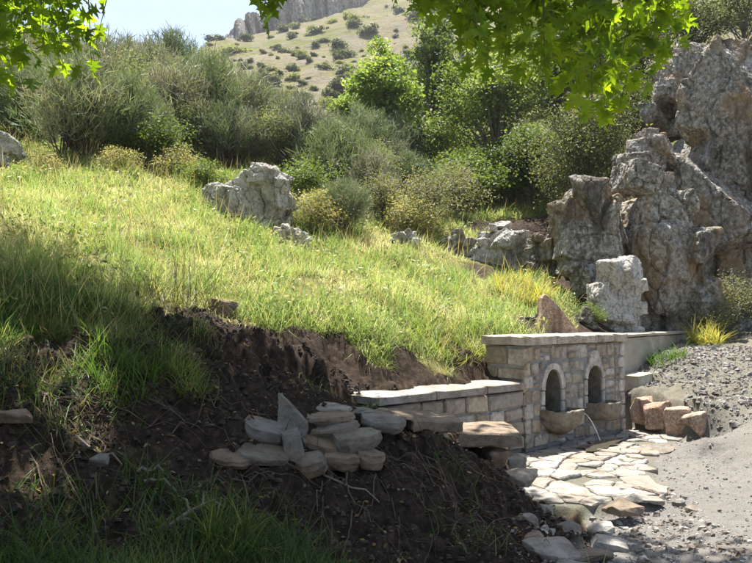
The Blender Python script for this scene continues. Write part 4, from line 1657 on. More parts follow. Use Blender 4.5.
# straw stalks with seed heads
k = r.random(len(X)) < .035
blades('dry_stalks', X[k], Y[k], Z[k], r.uniform(.4, .85, k.sum()), np.full(k.sum(), .006) * (1 + rad[k] / 14), np.array([(.42, .36, .18)]) * r.uniform(.7, 1.2, (k.sum(), 1)), 6, .35, 3, 'thin dry grass stalks standing above the meadow')

# shaded grass on the bank and foreground
r = np.random.default_rng(22)
N0 = 130000
X, Y = r.uniform(-4.8, 1.0, N0), r.uniform(3.2, 8.2, N0)
Z, cv = terrain(X, Y)
q = np.stack([X, Y, 0 * X], 1)
cl = fbm(q * 1.6, 3, 401)
dens = np.clip(cv[:, 0] * 1.2 + .06 * (cl > .55), 0, 1)
fg = sstep(5.5, 4.8, Y) * sstep(.4, -.6, X)            # grassy strip nearest the camera
dens = np.maximum(dens, fg * np.clip(.75 + 1.0 * cl, 0, 1))
dens = np.maximum(dens, .30 * sstep(-1.6, -2.8, X) * (cl > -.15))
s, n = sn(X, Y)
keep = (r.random(N0) < dens) & ~((s > -3) & (n > -.8))
X, Y, Z = X[keep], Y[keep], Z[keep]
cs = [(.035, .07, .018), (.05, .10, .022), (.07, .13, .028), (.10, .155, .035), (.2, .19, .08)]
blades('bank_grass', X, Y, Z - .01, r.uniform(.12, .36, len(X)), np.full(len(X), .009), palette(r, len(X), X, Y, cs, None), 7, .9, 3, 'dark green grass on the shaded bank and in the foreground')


# turf hanging over the cut edge
r = np.random.default_rng(24)
N0 = 60000
ss, nn_ = r.uniform(-7.5, .2, N0), r.uniform(-1.7, -.3, N0)
X, Y = xy(ss, nn_)
Z, cv = terrain(X, Y)
k = (cv[:, 0] > .12) & (cv[:, 0] < .75) & (r.random(N0) < .5)
X, Y, Z = X[k], Y[k], Z[k]
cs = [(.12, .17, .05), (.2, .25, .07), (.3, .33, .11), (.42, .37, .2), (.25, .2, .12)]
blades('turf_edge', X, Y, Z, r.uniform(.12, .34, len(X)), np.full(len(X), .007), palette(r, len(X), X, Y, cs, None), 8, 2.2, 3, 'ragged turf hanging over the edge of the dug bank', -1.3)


def tuft(name, u, v, d, N, spread, Lr, cs, seed, label, cat='grass tuft', width=.01, group=None, onground=True):
    r = np.random.default_rng(seed)
    p0 = P(u, v, d)
    rad_ = spread * np.sqrt(r.random(N))
    a = r.uniform(0, 6.28, N)
    X, Y = p0[0] + rad_ * np.cos(a), p0[1] + rad_ * np.sin(a)
    Z = terrain(X, Y)[0] - .01 if onground else np.full(N, p0[2])
    o = blades(name, X, Y, Z, r.uniform(*Lr, N), np.full(N, width), np.array(cs)[r.integers(0, len(cs), N)] * r.uniform(.8, 1.2, (N, 1)), seed, .9, 3)
    del o['kind']
    return tag(o, label, cat, group)


YG = [(.42, .40, .08), (.5, .42, .14), (.3, .33, .06)]
DG = [(.06, .13, .02), (.09, .17, .03), (.13, .2, .04)]
tuft('grass_tuft', 705, 343, 15.6, 420, .32, (.35, .75), YG, 501, 'yellow grass tuft at the end of the concrete wall', width=.014)
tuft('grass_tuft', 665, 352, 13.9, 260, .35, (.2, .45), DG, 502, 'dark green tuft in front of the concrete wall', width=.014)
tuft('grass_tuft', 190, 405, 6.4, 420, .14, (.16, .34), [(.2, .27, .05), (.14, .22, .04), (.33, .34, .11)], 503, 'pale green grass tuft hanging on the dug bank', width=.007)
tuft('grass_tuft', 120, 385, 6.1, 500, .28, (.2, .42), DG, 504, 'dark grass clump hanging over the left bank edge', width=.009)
tuft('grass_tuft', 175, 300, 9.0, 160, .5, (.5, 1.0), [(.1, .12, .04), (.14, .14, .05)], 505, 'tall dark stalky clump in the grass above the bank', width=.012)
tuft('grass_tuft', 520, 285, 15.0, 700, .55, (.3, .6), YG, 506, 'yellowish grass clump below the low outcrop', width=.018)
tuft('grass_tuft', 445, 352, 11, 500, .55, (.2, .42), [(.2, .27, .05), (.3, .33, .06)], 507, 'bright grass clump over the low stone wall', width=.011)
tuft('grass_tuft', 230, 545, 4.7, 200, .2, (.2, .4), [(.15, .2, .04), (.3, .3, .08), (.08, .14, .02)], 508, 'bright blades of grass at the bottom right of dead branches', width=.008)


# ------------------------------------------------------------------ shrubs and trees
def leaf_quads(C, N_, size, aspect, r, up=.5):
    """rhombic leaves at centres C with random facing biased upwards"""
    n = len(C)
    nrm = r.normal(size=(n, 3))
    nrm[:, 2] = np.abs(nrm[:, 2]) + up
    nrm /= np.linalg.norm(nrm, axis=1)[:, None]
    t = np.cross(nrm, r.normal(size=(n, 3)))
    t /= np.linalg.norm(t, axis=1)[:, None] + 1e-9
    b_ = np.cross(nrm, t)
    sz = size * r.uniform(.6, 1.35, (n, 1))
    Vv = np.stack([C - t * sz * .5, C + b_ * sz * aspect * .5 + nrm * sz * .06, C + t * sz * .5, C - b_ * sz * aspect * .5 + nrm * sz * .06], 1).reshape(-1, 3)
    Q = np.arange(4 * n).reshape(-1, 4)
    return Vv, Q


def crown_tree(seed, W, H, stem, nclump, nleaf, leaf, cols, aspect=.5, sig=.14, lobes=5, droop=0):
    """unit builder: returns (wood mesh, leaf mesh); W half width, H total height, stem clear height"""
    r = np.random.default_rng(seed)
    wood = Join()
    ch = H - stem
    # lobes make the outline uneven
    lob = []
    for i in range(lobes):
        a = i / lobes * 6.28 + r.uniform(-.5, .5)
        lob.append((W * .48 * math.cos(a) * r.uniform(.5, 1.1), W * .48 * math.sin(a) * r.uniform(.5, 1.1), stem + ch * r.uniform(.28, .72), W * r.uniform(.42, .62), ch * r.uniform(.24, .36)))
    lob.append((r.uniform(-.15, .15) * W, r.uniform(-.15, .15) * W, stem + ch * .66, W * .5, ch * .36))
    cl = []
    for i in range(nclump):
        lx, ly, lz, lr, lh = lob[r.integers(0, len(lob))]
        d = r.normal(size=3)
        d /= np.linalg.norm(d)
        k = r.uniform(.45, 1.05)
        cl.append((lx + d[0] * lr * k, ly + d[1] * lr * k, max(stem * .6, lz + d[2] * lh * k)))
    cl = np.array(cl)
    tr = [(0, 0, -.3), (r.uniform(-.04, .04) * H, r.uniform(-.04, .04) * H, stem * .6 + .1), (r.uniform(-.06, .06) * H, r.uniform(-.06, .06) * H, stem + ch * .4), (r.uniform(-.05, .05) * H, 0, stem + ch * .8)]
    Vt, Ft = tube(tr, np.array((.035, .028, .018, .006)) * H * .8, 7)
    wood.add(Vt, Ft)
    for c in cl[::3]:
        t = np.clip((c[2] - stem * .3) / H * .75, .15, .85)
        i = t * 3
        k = int(i)
        a = np.array(tr[k]) + (np.array(tr[min(k + 1, 3)]) - np.array(tr[k])) * (i - k)
        a[2] = min(a[2], c[2] - .02)
        mid = (a + c) / 2 + np.array((0, 0, .06 * H))
        Vt, Ft = tube([a, mid, c], np.array((.012, .008, .003)) * H * .7, 4)
        wood.add(Vt, Ft)
    per = nleaf // nclump
    C_ = np.repeat(cl, per, 0) + np.clip(r.normal(size=(nclump * per, 3)), -1.7, 1.7) * np.array((1, 1, .75)) * sig * W * r.uniform(.6, 1.3, (nclump, 1)).repeat(per, 0)
    C_[:, 2] = np.maximum(C_[:, 2], .05)
    Vl, Ql = leaf_quads(C_, 0, leaf, aspect, r)
    ct = np.array(cols)[r.integers(0, len(cols), nclump)].repeat(per, 0) * r.uniform(.75, 1.25, (nclump * per, 1))
    return wood.mesh('trunk', M['bark']), np_mesh('crown', Vl, Ql, M['tree_leaf'], np.repeat(ct, 4, 0))


def broom(seed, W, H, nb, per, cols, wd=.016):
    """broom shrub: fan of fine upright stems"""
    r = np.random.default_rng(seed)
    wood, J = Join(), []
    dirs = []
    for i in range(nb):
        a = r.uniform(0, 6.28)
        e = r.uniform(.0, 1.0) ** .7
        sp_ = e * r.uniform(.75, 1.08)
        top = np.array((math.cos(a) * W * sp_, math.sin(a) * W * sp_, H * (1 - .55 * sp_ ** 2.2) * r.uniform(.78, 1.05)))
        base = np.array((r.uniform(-.2, .2) * W, r.uniform(-.2, .2) * W, -.1))
        mid = base * .45 + top * .55 + np.array((0, 0, .10 * H))
        if i % 2 == 0:
            Vt, Ft = tube([base, mid, top * .96], (.018 * H / 2.5, .011 * H / 2.5, .004), 4)
            wood.add(Vt, Ft)
        t = r.uniform(.28, 1.0, per) ** .8
        c = base * ((1 - t) ** 2)[:, None] + 2 * ((1 - t) * t)[:, None] * mid + (t ** 2)[:, None] * top
        d = (top - base) / np.linalg.norm(top - base)
        dv_ = d * .8 + np.array((0, 0, .35)) + r.normal(0, .7, (per, 3))
        dv_ /= np.linalg.norm(dv_, axis=1)[:, None]
        L_ = H * r.uniform(.05, .16, per)
        J.append((c + r.normal(0, .05 * W, (per, 3)), dv_, L_, np.array(cols)[r.integers(0, len(cols))] * r.uniform(.75, 1.25, (per, 1))))
    C_ = np.concatenate([j[0] for j in J])
    D_ = np.concatenate([j[1] for j in J])
    L_ = np.concatenate([j[2] for j in J])[:, None]
    K_ = np.concatenate([j[3] for j in J])
    side = np.cross(D_, r.normal(size=D_.shape))
    side /= np.linalg.norm(side, axis=1)[:, None] + 1e-9
    Vv = np.stack([C_ - side * wd * .5, C_ + side * wd * .5, C_ + D_ * L_ * .6 + side * wd * .45, C_ + D_ * L_, C_ + D_ * L_ * .6 - side * wd * .45], 1).reshape(-1, 3)
    n = len(C_)
    base = 5 * np.arange(n)[:, None]
    Q = base + np.array([[0, 1, 2, 4]])
    T = base + np.array([[4, 2, 3]])
    return wood.mesh('stems', M['twig']), np_mesh('foliage', Vv, [Q, T], M['broom'], np.repeat(K_, 5, 0))


def plant(name, parts_, loc, sc_, rz, label, cat, group=None):
    root = empty(name, loc, rz)
    root.scale = sc_
    for me in parts_:
        obj(me.name.split('.')[0], me, root)
    return tag(root, label, cat, group)


BC = [(.145, .185, .095), (.18, .215, .13), (.22, .245, .165), (.12, .17, .075), (.24, .24, .17), (.20, .185, .14)]
brooms = [broom(600 + i, 1.35 + .15 * (i % 3), 2.4, 130, 64, [BC[(i + k) % 6] for k in (0, 1, 2, 3)], .016) for i in range(4)]
brooms_dry = [broom(620 + i, 1.2, 2.4, 100, 44, [(.27, .255, .205), (.23, .225, .17), (.18, .20, .13)], .018) for i in range(2)]
scrub = [crown_tree(640 + i, 1.5, 2.4, .05, 110, 9000, .075, [(.125, .16, .08), (.16, .195, .11), (.105, .145, .062), (.21, .225, .15)], .35, .16, 7) for i in range(2)]
G1 = 'broom bushes on the left hillside'
lab_back = 'grey-green scrub bush in the dense thicket on the left hillside'
spots = [(20, 152, 21.5, 2.6, 0, 'grey-green broom bush by the left edge above the pale rock'), (74, 170, 19.3, 2.9, 1, 'broad silvery broom bush at the meadow edge on the left'),
         (128, 164, 20.5, 2.7, 0, 'broom bush right of the silvery one at the meadow edge'), (170, 158, 23, 3.1, 5, 'brownish half-dry broom bush up-slope left of the boulder'),
         (214, 160, 24.5, 3.6, 2, 'tall broom bush directly behind the grassy boulder'), (258, 165, 25, 3.0, 3, 'dense broom bush up-slope right of the grassy boulder'),
         (300, 186, 23, 2.8, 4, 'dry grey broom bush right of the grassy boulder'), (336, 202, 21.5, 2.4, 0, 'lower broom bush at the right end of the hillside scrub'),
         (372, 216, 20.5, 2.0, 4, 'dry twiggy bush at the right foot of the scrub'), (342, 240, 17, 1.4, 1, 'small broom bush standing in the grass right of the flat pale stone'),
         (240, 134, 31, 2.6, 0, None), (195, 124, 32, 3.6, 1, None), (150, 118, 30.5, 3.6, 4, None), (104, 120, 29, 3.6, 2, None), (50, 115, 29, 3.6, 3, None), (0, 118, 28, 3.6, 0, None),
         (282, 146, 30, 2.3, 1, None), (322, 162, 28, 2.2, 2, None), (360, 186, 26, 3.0, 0, None), (30, 98, 35, 3.6, 1, None), (82, 100, 36, 3.6, 2, None), (130, 106, 36, 3.6, 3, None),
         (172, 110, 37, 4.2, 0, None), (214, 114, 38, 3.4, 1, None), (250, 125, 36, 2.4, 2, None), (396, 195, 25.5, 2.2, 5, None), (346, 168, 30, 1.9, 3, None), (-30, 110, 30, 4, 2, None),
         (-20, 160, 22, 3, 1, None), (60, 140, 24.5, 3, 0, None), (100, 145, 24.5, 3, 3, None), (150, 140, 26, 3.2, 2, None), (195, 142, 27.5, 3.4, 0, None), (290, 162, 26.5, 2.5, 4, None), (20, 125, 26, 3, 5, None),
         (235, 145, 28, 2.8, 1, None), (385, 178, 29, 2.6, 2, None), (-40, 70, 38, 5, 0, None), (45, 160, 22, 2.0, 3, None), (105, 165, 21.5, 2.0, 2, None), (150, 168, 21.5, 2.0, 0, None), (190, 170, 22.5, 2.2, 1, None), (232, 172, 22.5, 2.2, 2, None), (278, 178, 23, 2.2, 3, None), (320, 192, 22.5, 2.0, 0, None), (355, 205, 22.5, 2.0, 1, None), (268, 160, 27, 2.6, 0, None), (312, 176, 25, 2.2, 3, None), (345, 188, 25, 2.2, 2, None), (378, 200, 24.5, 2.0, 1, None), (410, 205, 25, 1.8, 0, None)]
rg = random.Random(4)
ORD = ['leftmost', 'second', 'third', 'fourth', 'fifth', 'sixth', 'seventh', 'eighth', 'ninth', 'tenth', 'eleventh', 'twelfth', 'thirteenth', 'fourteenth', 'fifteenth', 'sixteenth', 'seventeenth', 'eighteenth', 'nineteenth', 'twentieth', 'twenty-first', 'twenty-second', 'twenty-third', 'twenty-fourth', 'twenty-fifth', 'twenty-sixth']
rowcount = {}
spots.sort(key=lambda q: q[0])
for u, v, d, h, kd, lb in spots:
    if lb is None and u >= -10:
        row = 'along the hillside skyline' if d >= 34 else ('in the middle band of the left hillside' if d >= 27.6 else 'low in the left hillside thicket')
        k_o = rowcount.get(row, 0)
        rowcount[row] = k_o + 1
        lb = ('leftmost grey-green scrub bush ' if k_o == 0 else ORD[k_o] + ' grey-green scrub bush from the left ') + row
        scr = True
    else:
        scr = lb is None
        lb = lb or 'grey-green scrub bush at or beyond the left edge, %s' % ('nearest' if d < 25 else ('middle' if d < 35 else 'farthest'))
    p0 = P(u, v, d)
    z = ground_z(p0[0], p0[1])
    src = brooms[kd] if kd < 4 else brooms_dry[kd - 4]
    if scr and rg.random() < .4:
        src = scrub[rg.randrange(2)]
    k = h / 2.5
    plant('broom_shrub', src, (p0[0], p0[1], z - .05), (k * rg.uniform(.9, 1.15), k * rg.uniform(.9, 1.15), k), rg.uniform(0, 6.28), lb or lab_back, 'shrub', G1)

# leafy bushes
LB = [(.10, .15, .045), (.14, .19, .06), (.08, .125, .035), (.19, .21, .08)]
PALE = [(.20, .21, .10), (.26, .25, .13), (.15, .17, .075), (.32, .29, .18)]
DARK = [(.045, .065, .022), (.06, .085, .03), (.075, .10, .035), (.11, .13, .06)]
GREY = [(.11, .125, .075), (.15, .16, .10), (.085, .10, .055), (.2, .2, .14)]
bushA = crown_tree(700, .9, 1.3, .05, 46, 4200, .075, PALE, .45, .2)
bushB = crown_tree(701, .9, 1.3, .05, 46, 3800, .085, LB, .5, .2)
bushC = crown_tree(702, 1.0, 1.5, .05, 50, 4200, .07, GREY, .4, .2)
G2 = 'leafy bushes along the top of the meadow'
for i, (u, v, d, h, src, lb) in enumerate([
    (428, 232, 19.5, 1.6, bushC, 'grey-leaved bush above the small dark rock mid-slope'), (408, 236, 18.5, 1.1, bushA, 'low pale bush left of the small dark rock'),
    (318, 234, 16.5, 1.0, bushA, 'pale flowering weed bush beside the flat stone'), (150, 158, 20.5, 1.5, bushB, 'lush green bramble between broom bushes at the meadow edge'),
    (455, 225, 22, 1.5, bushC, 'grey bush above the left end of the low outcrop'), (380, 232, 19, 1.3, bushC, 'grey bush left of the pale low bush'),
    (175, 172, 19.5, .9, bushA, 'small pale bush at the meadow edge left of the boulder'), (205, 190, 18, .9, bushB, 'small green bush touching the left side of the boulder'),
    (470, 215, 24, 1.8, bushB, 'green bush in the gully above the low outcrop'), (300, 205, 19, 1.3, bushB, 'green bush behind the boulder right shoulder'),
    (40, 190, 16.5, .7, bushA, 'low dry bush below the silvery broom'), (590, 330, 14.4, .5, bushB, 'small weed between the grey rock and pale boulder'),
    (735, 342, 17, 1.2, bushC, 'greyish bush at the cliff foot by the right edge'), (715, 345, 16.5, .9, bushC, 'low grey bush at the cliff foot behind the yellow tuft'),
    (430, 180, 30, 2.4, bushB, 'green bush in the gully below the dark tall tree'), (120, 180, 18, .8, bushA, 'low pale bush right of the silvery broom foot')]):
    p0 = P(u, v, d)
    k = h / 1.3
    plant('leafy_bush', src, (p0[0], p0[1], ground_z(p0[0], p0[1]) - .04), (k * 1.1, k * 1.1, k), rg.uniform(0, 6.28), lb, 'bush', G2)

# trees of the gully and above the rocks
TG = 'trees in the gully'


def tree(u, v, d, h, w, seed, cols, label, leaf=.15, ncl=110, nl=9000, stem=.5, asp=.5, sig=.15, group=TG, lobes=6):
    p0 = P(u, v, d)
    z = ground_z(p0[0], p0[1])
    pr = crown_tree(seed, w, h, stem, ncl, nl, leaf, cols, asp, sig, lobes)
    return plant('leafy_tree', pr, (p0[0], p0[1], z - .1), (1, 1, 1), 0, label, 'tree', group)


BRIGHT = [(.16, .24, .06), (.20, .29, .075), (.12, .19, .045), (.26, .33, .10)]
MID = [(.075, .125, .04), (.10, .16, .05), (.06, .10, .03), (.14, .19, .07)]
tree(388, 172, 31, 5.6, 1.9, 801, BRIGHT, 'bright yellow-green tree with large leaves left in the gully', .22, 110, 7500)
tree(438, 168, 35, 7.4, 1.9, 802, MID, 'tall narrow dark green tree in the gully centre', .16, 150, 15000)
tree(498, 195, 28.5, 6.2, 2.5, 803, [(.15, .22, .06), (.19, .265, .08), (.11, .17, .045), (.24, .30, .105)], 'broad feathery bright green tree right of the dark tall one', .14, 170, 18000)
tree(585, 234, 21.5, 4.3, 2.1, 804, [(.075, .095, .045), (.10, .12, .06), (.06, .08, .035), (.16, .175, .10)], 'dark olive-green tree above the egg-shaped boulder', .09, 190, 21000, .5)
tree(560, 170, 30, 6.4, 2.8, 805, DARK, 'dark evergreen tree under the hanging plane leaves', .14, 150, 15000)
tree(532, 225, 24.5, 3.4, 1.6, 806, MID, 'green rounded tree low between feathery and olive tree', .13, 110, 11000, .3)
tree(632, 150, 26, 3.4, 1.6, 807, DARK, 'dark tree behind the knobbly rock', .11, 90, 7000)
tree(688, 70, 32, 4.0, 2.0, 808, DARK, 'dark bush-like tree on top of the crag', .12, 90, 7000, .3)
tree(742, 60, 31, 4.0, 2.0, 809, DARK, 'dark tree at the top right corner above the cliff', .12, 90, 7000, .3)
tree(645, 85, 36, 4.6, 2.0, 810, DARK, 'dark tree behind the right end of the plane leaves', .13, 90, 7000, .4)
tree(470, 225, 25, 2.3, 1.3, 811, MID, 'small green tree at the gully mouth', .11, 80, 6000, .2)
tree(418, 150, 42, 4.5, 2.2, 812, MID, 'green tree far up the gully behind the bright one', .15, 90, 6500)
tree(520, 130, 42, 6.5, 2.6, 813, MID, 'green tree far up behind the feathery one', .16, 100, 8000)
tree(470, 178, 36, 3.6, 2.0, 815, MID, 'rounded green tree between the dark tall and feathery trees', .17, 90, 8000, .2)
tree(545, 165, 37, 4.6, 2.4, 816, MID, 'green tree deep behind the dark evergreen', .17, 90, 8000, .2)
tree(610, 150, 33, 4.2, 2.2, 817, DARK, 'dark tree up-slope behind the olive-green one', .16, 90, 8000, .2)
tree(505, 215, 26.5, 2.4, 1.5, 818, MID, 'low green bushy tree under the feathery one', .13, 80, 7000, .1)
tree(352, 165, 36, 2.4, 1.4, 814, BRIGHT, 'small bright tree left of the large-leaved one', .18, 70, 3600)

# bushes dotted over the far hill
r = np.random.default_rng(31)
hb = [crown_tree(900 + i, 1.0, 1.2, .02, 22, 800, .26, [(.045, .065, .03), (.06, .08, .038), (.085, .10, .05)], .6, .25)[1] for i in range(3)]
hp = crown_tree(905, 1.0, 1.2, .02, 22, 800, .26, [(.14, .17, .06), (.17, .19, .08)], .6, .25)[1]
cnt = 0
placed = []
while cnt < 270:
    u, v = r.uniform(205, 490), r.uniform(0, 110)
    if vnoise(np.array([[u * .035, v * .07, 3.3]]), 5)[0] < r.uniform(-.8, .1):      # bushes gather in drifts
        continue
    # walk out along the sight line until it meets the hill
    ds = np.arange(85, 320, 3.0)
    pts = np.array([P(u, v, q) for q in ds])
    zz = far_h(pts[:, 0], pts[:, 1])
    hit = np.where(pts[:, 2] < zz)[0]
    if len(hit) == 0:
        continue
    d = ds[hit[0]]
    if any((abs(u - a) < 4 and abs(v - b_) < 2.5) for a, b_ in placed):
        continue
    placed.append((u, v))
    x, y = pts[hit[0]][:2]
    size = .35 + 1.0 * r.random() ** 2.0
    size = size * np.interp(d, [80, 250], [1.0, 2.1]) * (1.5 if r.random() < .12 else 1)
    pale = r.random() < .2
    root = obj('hill_bush', hp if pale else hb[cnt % 3])
    root.location = (x, y, ground_z(x, y) - .15)
    root.scale = (size * r.uniform(.8, 1.7), size, size * r.uniform(.6, 1.05))
    root.rotation_euler = (0, 0, r.uniform(0, 6.28))
    tag(root, 'pale green bush dotted on the far sunny hill' if pale else 'dark round bush dotted on the far sunny hill', 'bush', 'pale bushes on the far hill' if pale else 'dark bushes on the far hill')
    cnt += 1

# ------------------------------------------------------------------ plane tree overhead
pt = empty('plane_tree', (-7.2, 6.2, ground_z(-7.2, 6.2)))
tag(pt, 'plane tree outside the left whose leafy branches hang into the top', 'tree')
PB = np.array(pt.location)
r = np.random.default_rng(41)


def leaf_mesh(seed):
    """five-lobed plane leaf, stalk end at the origin, blade hanging along +x"""
    r = np.random.default_rng(seed)
    tips = [(-.25, .30), (0.15, .62), (.60, .42), (1.0, 0.0), (.60, -.42), (.15, -.62), (-.25, -.30)]
    tips = [(.0, 0.0), (-.10, .40), (.14, .20), (.24, .66), (.38, .17), (.52, .24), (.60, .36), (.66, .13), (1.0, 0), (.66, -.13), (.60, -.36), (.52, -.24), (.38, -.17), (.24, -.66), (.14, -.20), (-.10, -.40)]
    p = np.array(tips) + r.uniform(-.03, .03, (len(tips), 2))
    c = np.array((.34, 0.0))
    V_ = np.concatenate([p, [c]])
    z = -.28 * np.abs(V_[:, 1]) ** 1.3 - .18 * np.maximum(V_[:, 0], 0) ** 2 + r.uniform(-.03, .03, len(V_))
    V_ = np.stack([V_[:, 0], V_[:, 1], z], 1)
    n = len(tips)
    T = np.array([(k, (k + 1) % n, n) for k in range(n)])
    col = np.tile(np.array((.10, .175, .02)), (n + 1, 1))
    col[-1] *= .9
    return V_, T, col


LV = [leaf_mesh(i) for i in range(4)]
LM = [np_mesh('leaf', v, t, M['plane_leaf'], c) for v, t, c in LV]


def hang_rot(r):
    """random leaf frame: x (blade) droops down and outward, normal roughly up"""
    a = r.uniform(0, 6.28)
    dr = r.uniform(.2, 1.25)
    x = np.array((math.cos(a) * math.cos(dr), math.sin(a) * math.cos(dr), -math.sin(dr)))
    up = np.array((0, 0, 1.0)) + r.normal(0, .45, 3)
    y = np.cross(up, x)
    y /= np.linalg.norm(y)
    z = np.cross(x, y)
    return np.stack([x, y, z], 1)


from mathutils import Matrix
wood = Join()
twigs = Join()
leaves = []       # (pos, frame, size)
# trunk and limbs reach over the road from the left
tr = [(-7.2, 6.2, -.3 + PB[2]), (-7.0, 6.3, 2.5 + PB[2]), (-6.5, 6.6, 4.2 + PB[2]), (-5.8, 7.2, 6.5 + PB[2])]
Vt, Ft = tube(tr, (.42, .34, .30, .2), 12)
wood.add(Vt, Ft)
limbs = [[(-6.5, 6.6, 5.8), (-4.2, 7.4, 8.2), (-1.2, 7.6, 9.0), (1.4, 7.0, 8.0), (3.0, 6.6, 6.2)],
         [(-6.6, 6.5, 5.4), (-5.4, 5.2, 7.2), (-3.0, 4.6, 8.4), (-.4, 4.8, 8.4), (1.6, 5.6, 6.6)],
         [(-6.2, 6.8, 6.4), (-5.4, 9.0, 8.2), (-4.6, 11.0, 9.2)],
         [(-6.0, 7.0, 7.2), (-5.4, 7.4, 10.0), (-4.4, 7.6, 12.5)],
         [(-6.9, 6.2, 5.0), (-8.5, 4.5, 7.5), (-9.5, 3.5, 9.5)],
         [(-6.6, 6.6, 6.0), (-5.6, 7.6, 6.4), (-4.8, 8.2, 5.9)]]
for L_ in limbs:
    q = np.array(L_)
    t = np.linspace(0, len(q) - 1, 14)
    # smooth path
    pp = np.stack([np.interp(t, np.arange(len(q)), q[:, k]) for k in range(3)], 1)
    for _ in range(3):
        pp[1:-1] = (pp[:-2] + 2 * pp[1:-1] + pp[2:]) / 4
    Vt, Ft = tube(pp, np.linspace(.16, .03, 14), 8)
    wood.add(Vt, Ft)


def inpoly(u, v, poly):
    return inside(u, v, poly)


# sprays that hang into the picture
view_leaf = []
POLYC = [(372, -40), (405, 8), (425, 30), (452, 44), (470, 76), (500, 80), (528, 92), (548, 86), (575, 104), (600, 120), (628, 106), (650, 78), (676, 52), (690, -10), (690, -40)]
POLYL = [(-30, -40), (86, -40), (84, 14), (92, 40), (99, 66), (84, 80), (66, 56), (44, 60), (24, 58), (16, 92), (4, 84), (-30, 80)]
POLYS = [(246, -30), (296, -30), (292, 4), (278, 8), (262, 24), (256, 22)]


def spray(poly, n_tw, d0, d1, seed, per, size):
    r = np.random.default_rng(seed)
    us = [p_[0] for p_ in poly]
    vs_ = [p_[1] for p_ in poly]
    k = 0
    while k < n_tw:
        u, v = r.uniform(min(us), max(us)), r.uniform(min(vs_), max(vs_))
        if not inside(u, v, poly):
            continue
        d = r.uniform(d0, d1)
        e = P(u, v, d)
        # the twig comes down from above
        st_ = P(u + r.uniform(-70, 30), -60 - r.uniform(0, 60), d + r.uniform(-.3, .3))
        mid = (e + st_) / 2 + r.normal(0, .08, 3) + np.array((0, 0, .1))
        Vt, Ft = tube([st_, mid, e], (.009, .006, .002), 4)
        if k % 3 == 0:
            o_ = obj('twig', np_mesh('twig', Vt - PB, Ft, M['twig']), pt)
        for j in range(per):
            t = 1 - r.uniform(0, .55) ** 1.1 if j else 1.0
            b0 = st_ * (1 - t) ** 2 + 2 * mid * t * (1 - t) + e * t * t + r.normal(0, .05, 3)
            # its pixel must stay inside the spray outline
            yy = b0[1]
            view_leaf.append((b0, hang_rot(r), size * r.uniform(.7, 1.2)))
        k += 1


spray(POLYC, 260, 4.9, 6.9, 51, 6, .145)
spray(POLYL, 130, 5.6, 7.4, 52, 6, .14)
spray(POLYS, 18, 5.5, 6.2, 53, 5, .13)
view_leaf.sort(key=lambda q: q[0][2] / max(q[0][1], .1))      # lowest in the view first
print('view leaves', len(view_leaf))
for i, (p_, Rm, sz) in enumerate(view_leaf[:300]):
    o = obj('leaf', LM[i % 4], pt)
    mw = Matrix(np.vstack([np.hstack([Rm * sz, (p_ - PB)[:, None]]), [0, 0, 0, 1]]).tolist())
    o.matrix_local = mw
rest = list(view_leaf[300:])
# the shading crown: clumps along the limbs, above the frame
SN = np.array(SUN)
LITC = P(35, 35, 6.4)


def crown_clump(c, rad_, n, r):
    for _ in range(n):
        d = r.normal(size=3) * rad_ * .5 * np.array((1, 1, .6))
        p_ = c + d
        # keep the crown out of the picture: it hangs above the sight line of the top edge
        lim = EYE + (HOR + 14) / FPX * max(p_[1], 0.3)
        if abs(p_[0]) < p_[1] * .56 and p_[2] < lim:
            continue
        w_ = p_ - LITC
        if np.linalg.norm(w_ - SN * (w_ @ SN)) < .95:       # gap in the crown: the sun reaches the left spray
            continue
        rest.append((p_, hang_rot(r), r.uniform(.15, .24)))


# places on the ground that lie in shade, followed up the sun's direction into the crown
shade = [(-3.8, 7.6, 2.0), (-4.6, 8.6, 2.4), (-3.0, 7.0, 1.6), (-4.4, 6.6, 1.8), (-2.6, 6.2, 1.2), (-3.6, 5.4, 1.0), (-1.6, 6.0, 1.0), (-2.2, 5.0, .7), (-.8, 5.6, .7), (-3.2, 4.4, .6), (-1.2, 4.6, .4), (0.2, 5.2, .3), (.5, 6.2, .4),
         (-.4, 6.6, .9), (1.1, 6.4, .1), (.9, 5.5, 0), (-5.4, 7.4, 2.2), (-5.0, 5.6, 1.8), (-1.9, 7.0, 1.4), (1.1, 7.0, .5), (0.2, 4.4, .2), (-2.2, 4.0, .5), (-.6, 7.1, 1.1), (-1.4, 6.6, 1.2), (-5.6, 9.4, 2.8), (1.6, 4.6, 0), (.9, 4.6, .0), (2.3, 5.0, 0), (-4.2, 7.2, 2), (-3.4, 7.8, 2), (-4.9, 8.0, 2.3), (-5.3, 6.6, 2), (-3.7, 6.3, 1.5), (-2.9, 5.6, 1.0), (-1.8, 5.4, .8), (-1.0, 6.1, .8), (0.0, 5.9, .5), (.4, 5.6, .3), (-2.6, 4.6, .6), (-3.4, 4.9, .9), (1.0, 6.0, .2), (-.4, 5.0, .4), (-2.3, 6.6, 1.3)]
for gx, gy, gz in shade:
    for lay_ in range(2):
        hz = r.uniform(7.2, 11.5)
        t = (hz - gz) / SN[2]
        c = np.array((gx, gy, gz)) + SN * t + r.normal(0, .2, 3)
        dens_ = 230 if gx < -.3 else 190
        crown_clump(c, 1.15, dens_, r)
for _ in range(30):
    c = np.array((r.uniform(-10.5, -5.5), r.uniform(2, 10), r.uniform(6.5, 12.5)))
    crown_clump(c, 1.4, 90, r)
n = len(rest)
print('crown leaves', n)
nv = len(LV[0][0])
VV, TT, CC = [], [], []
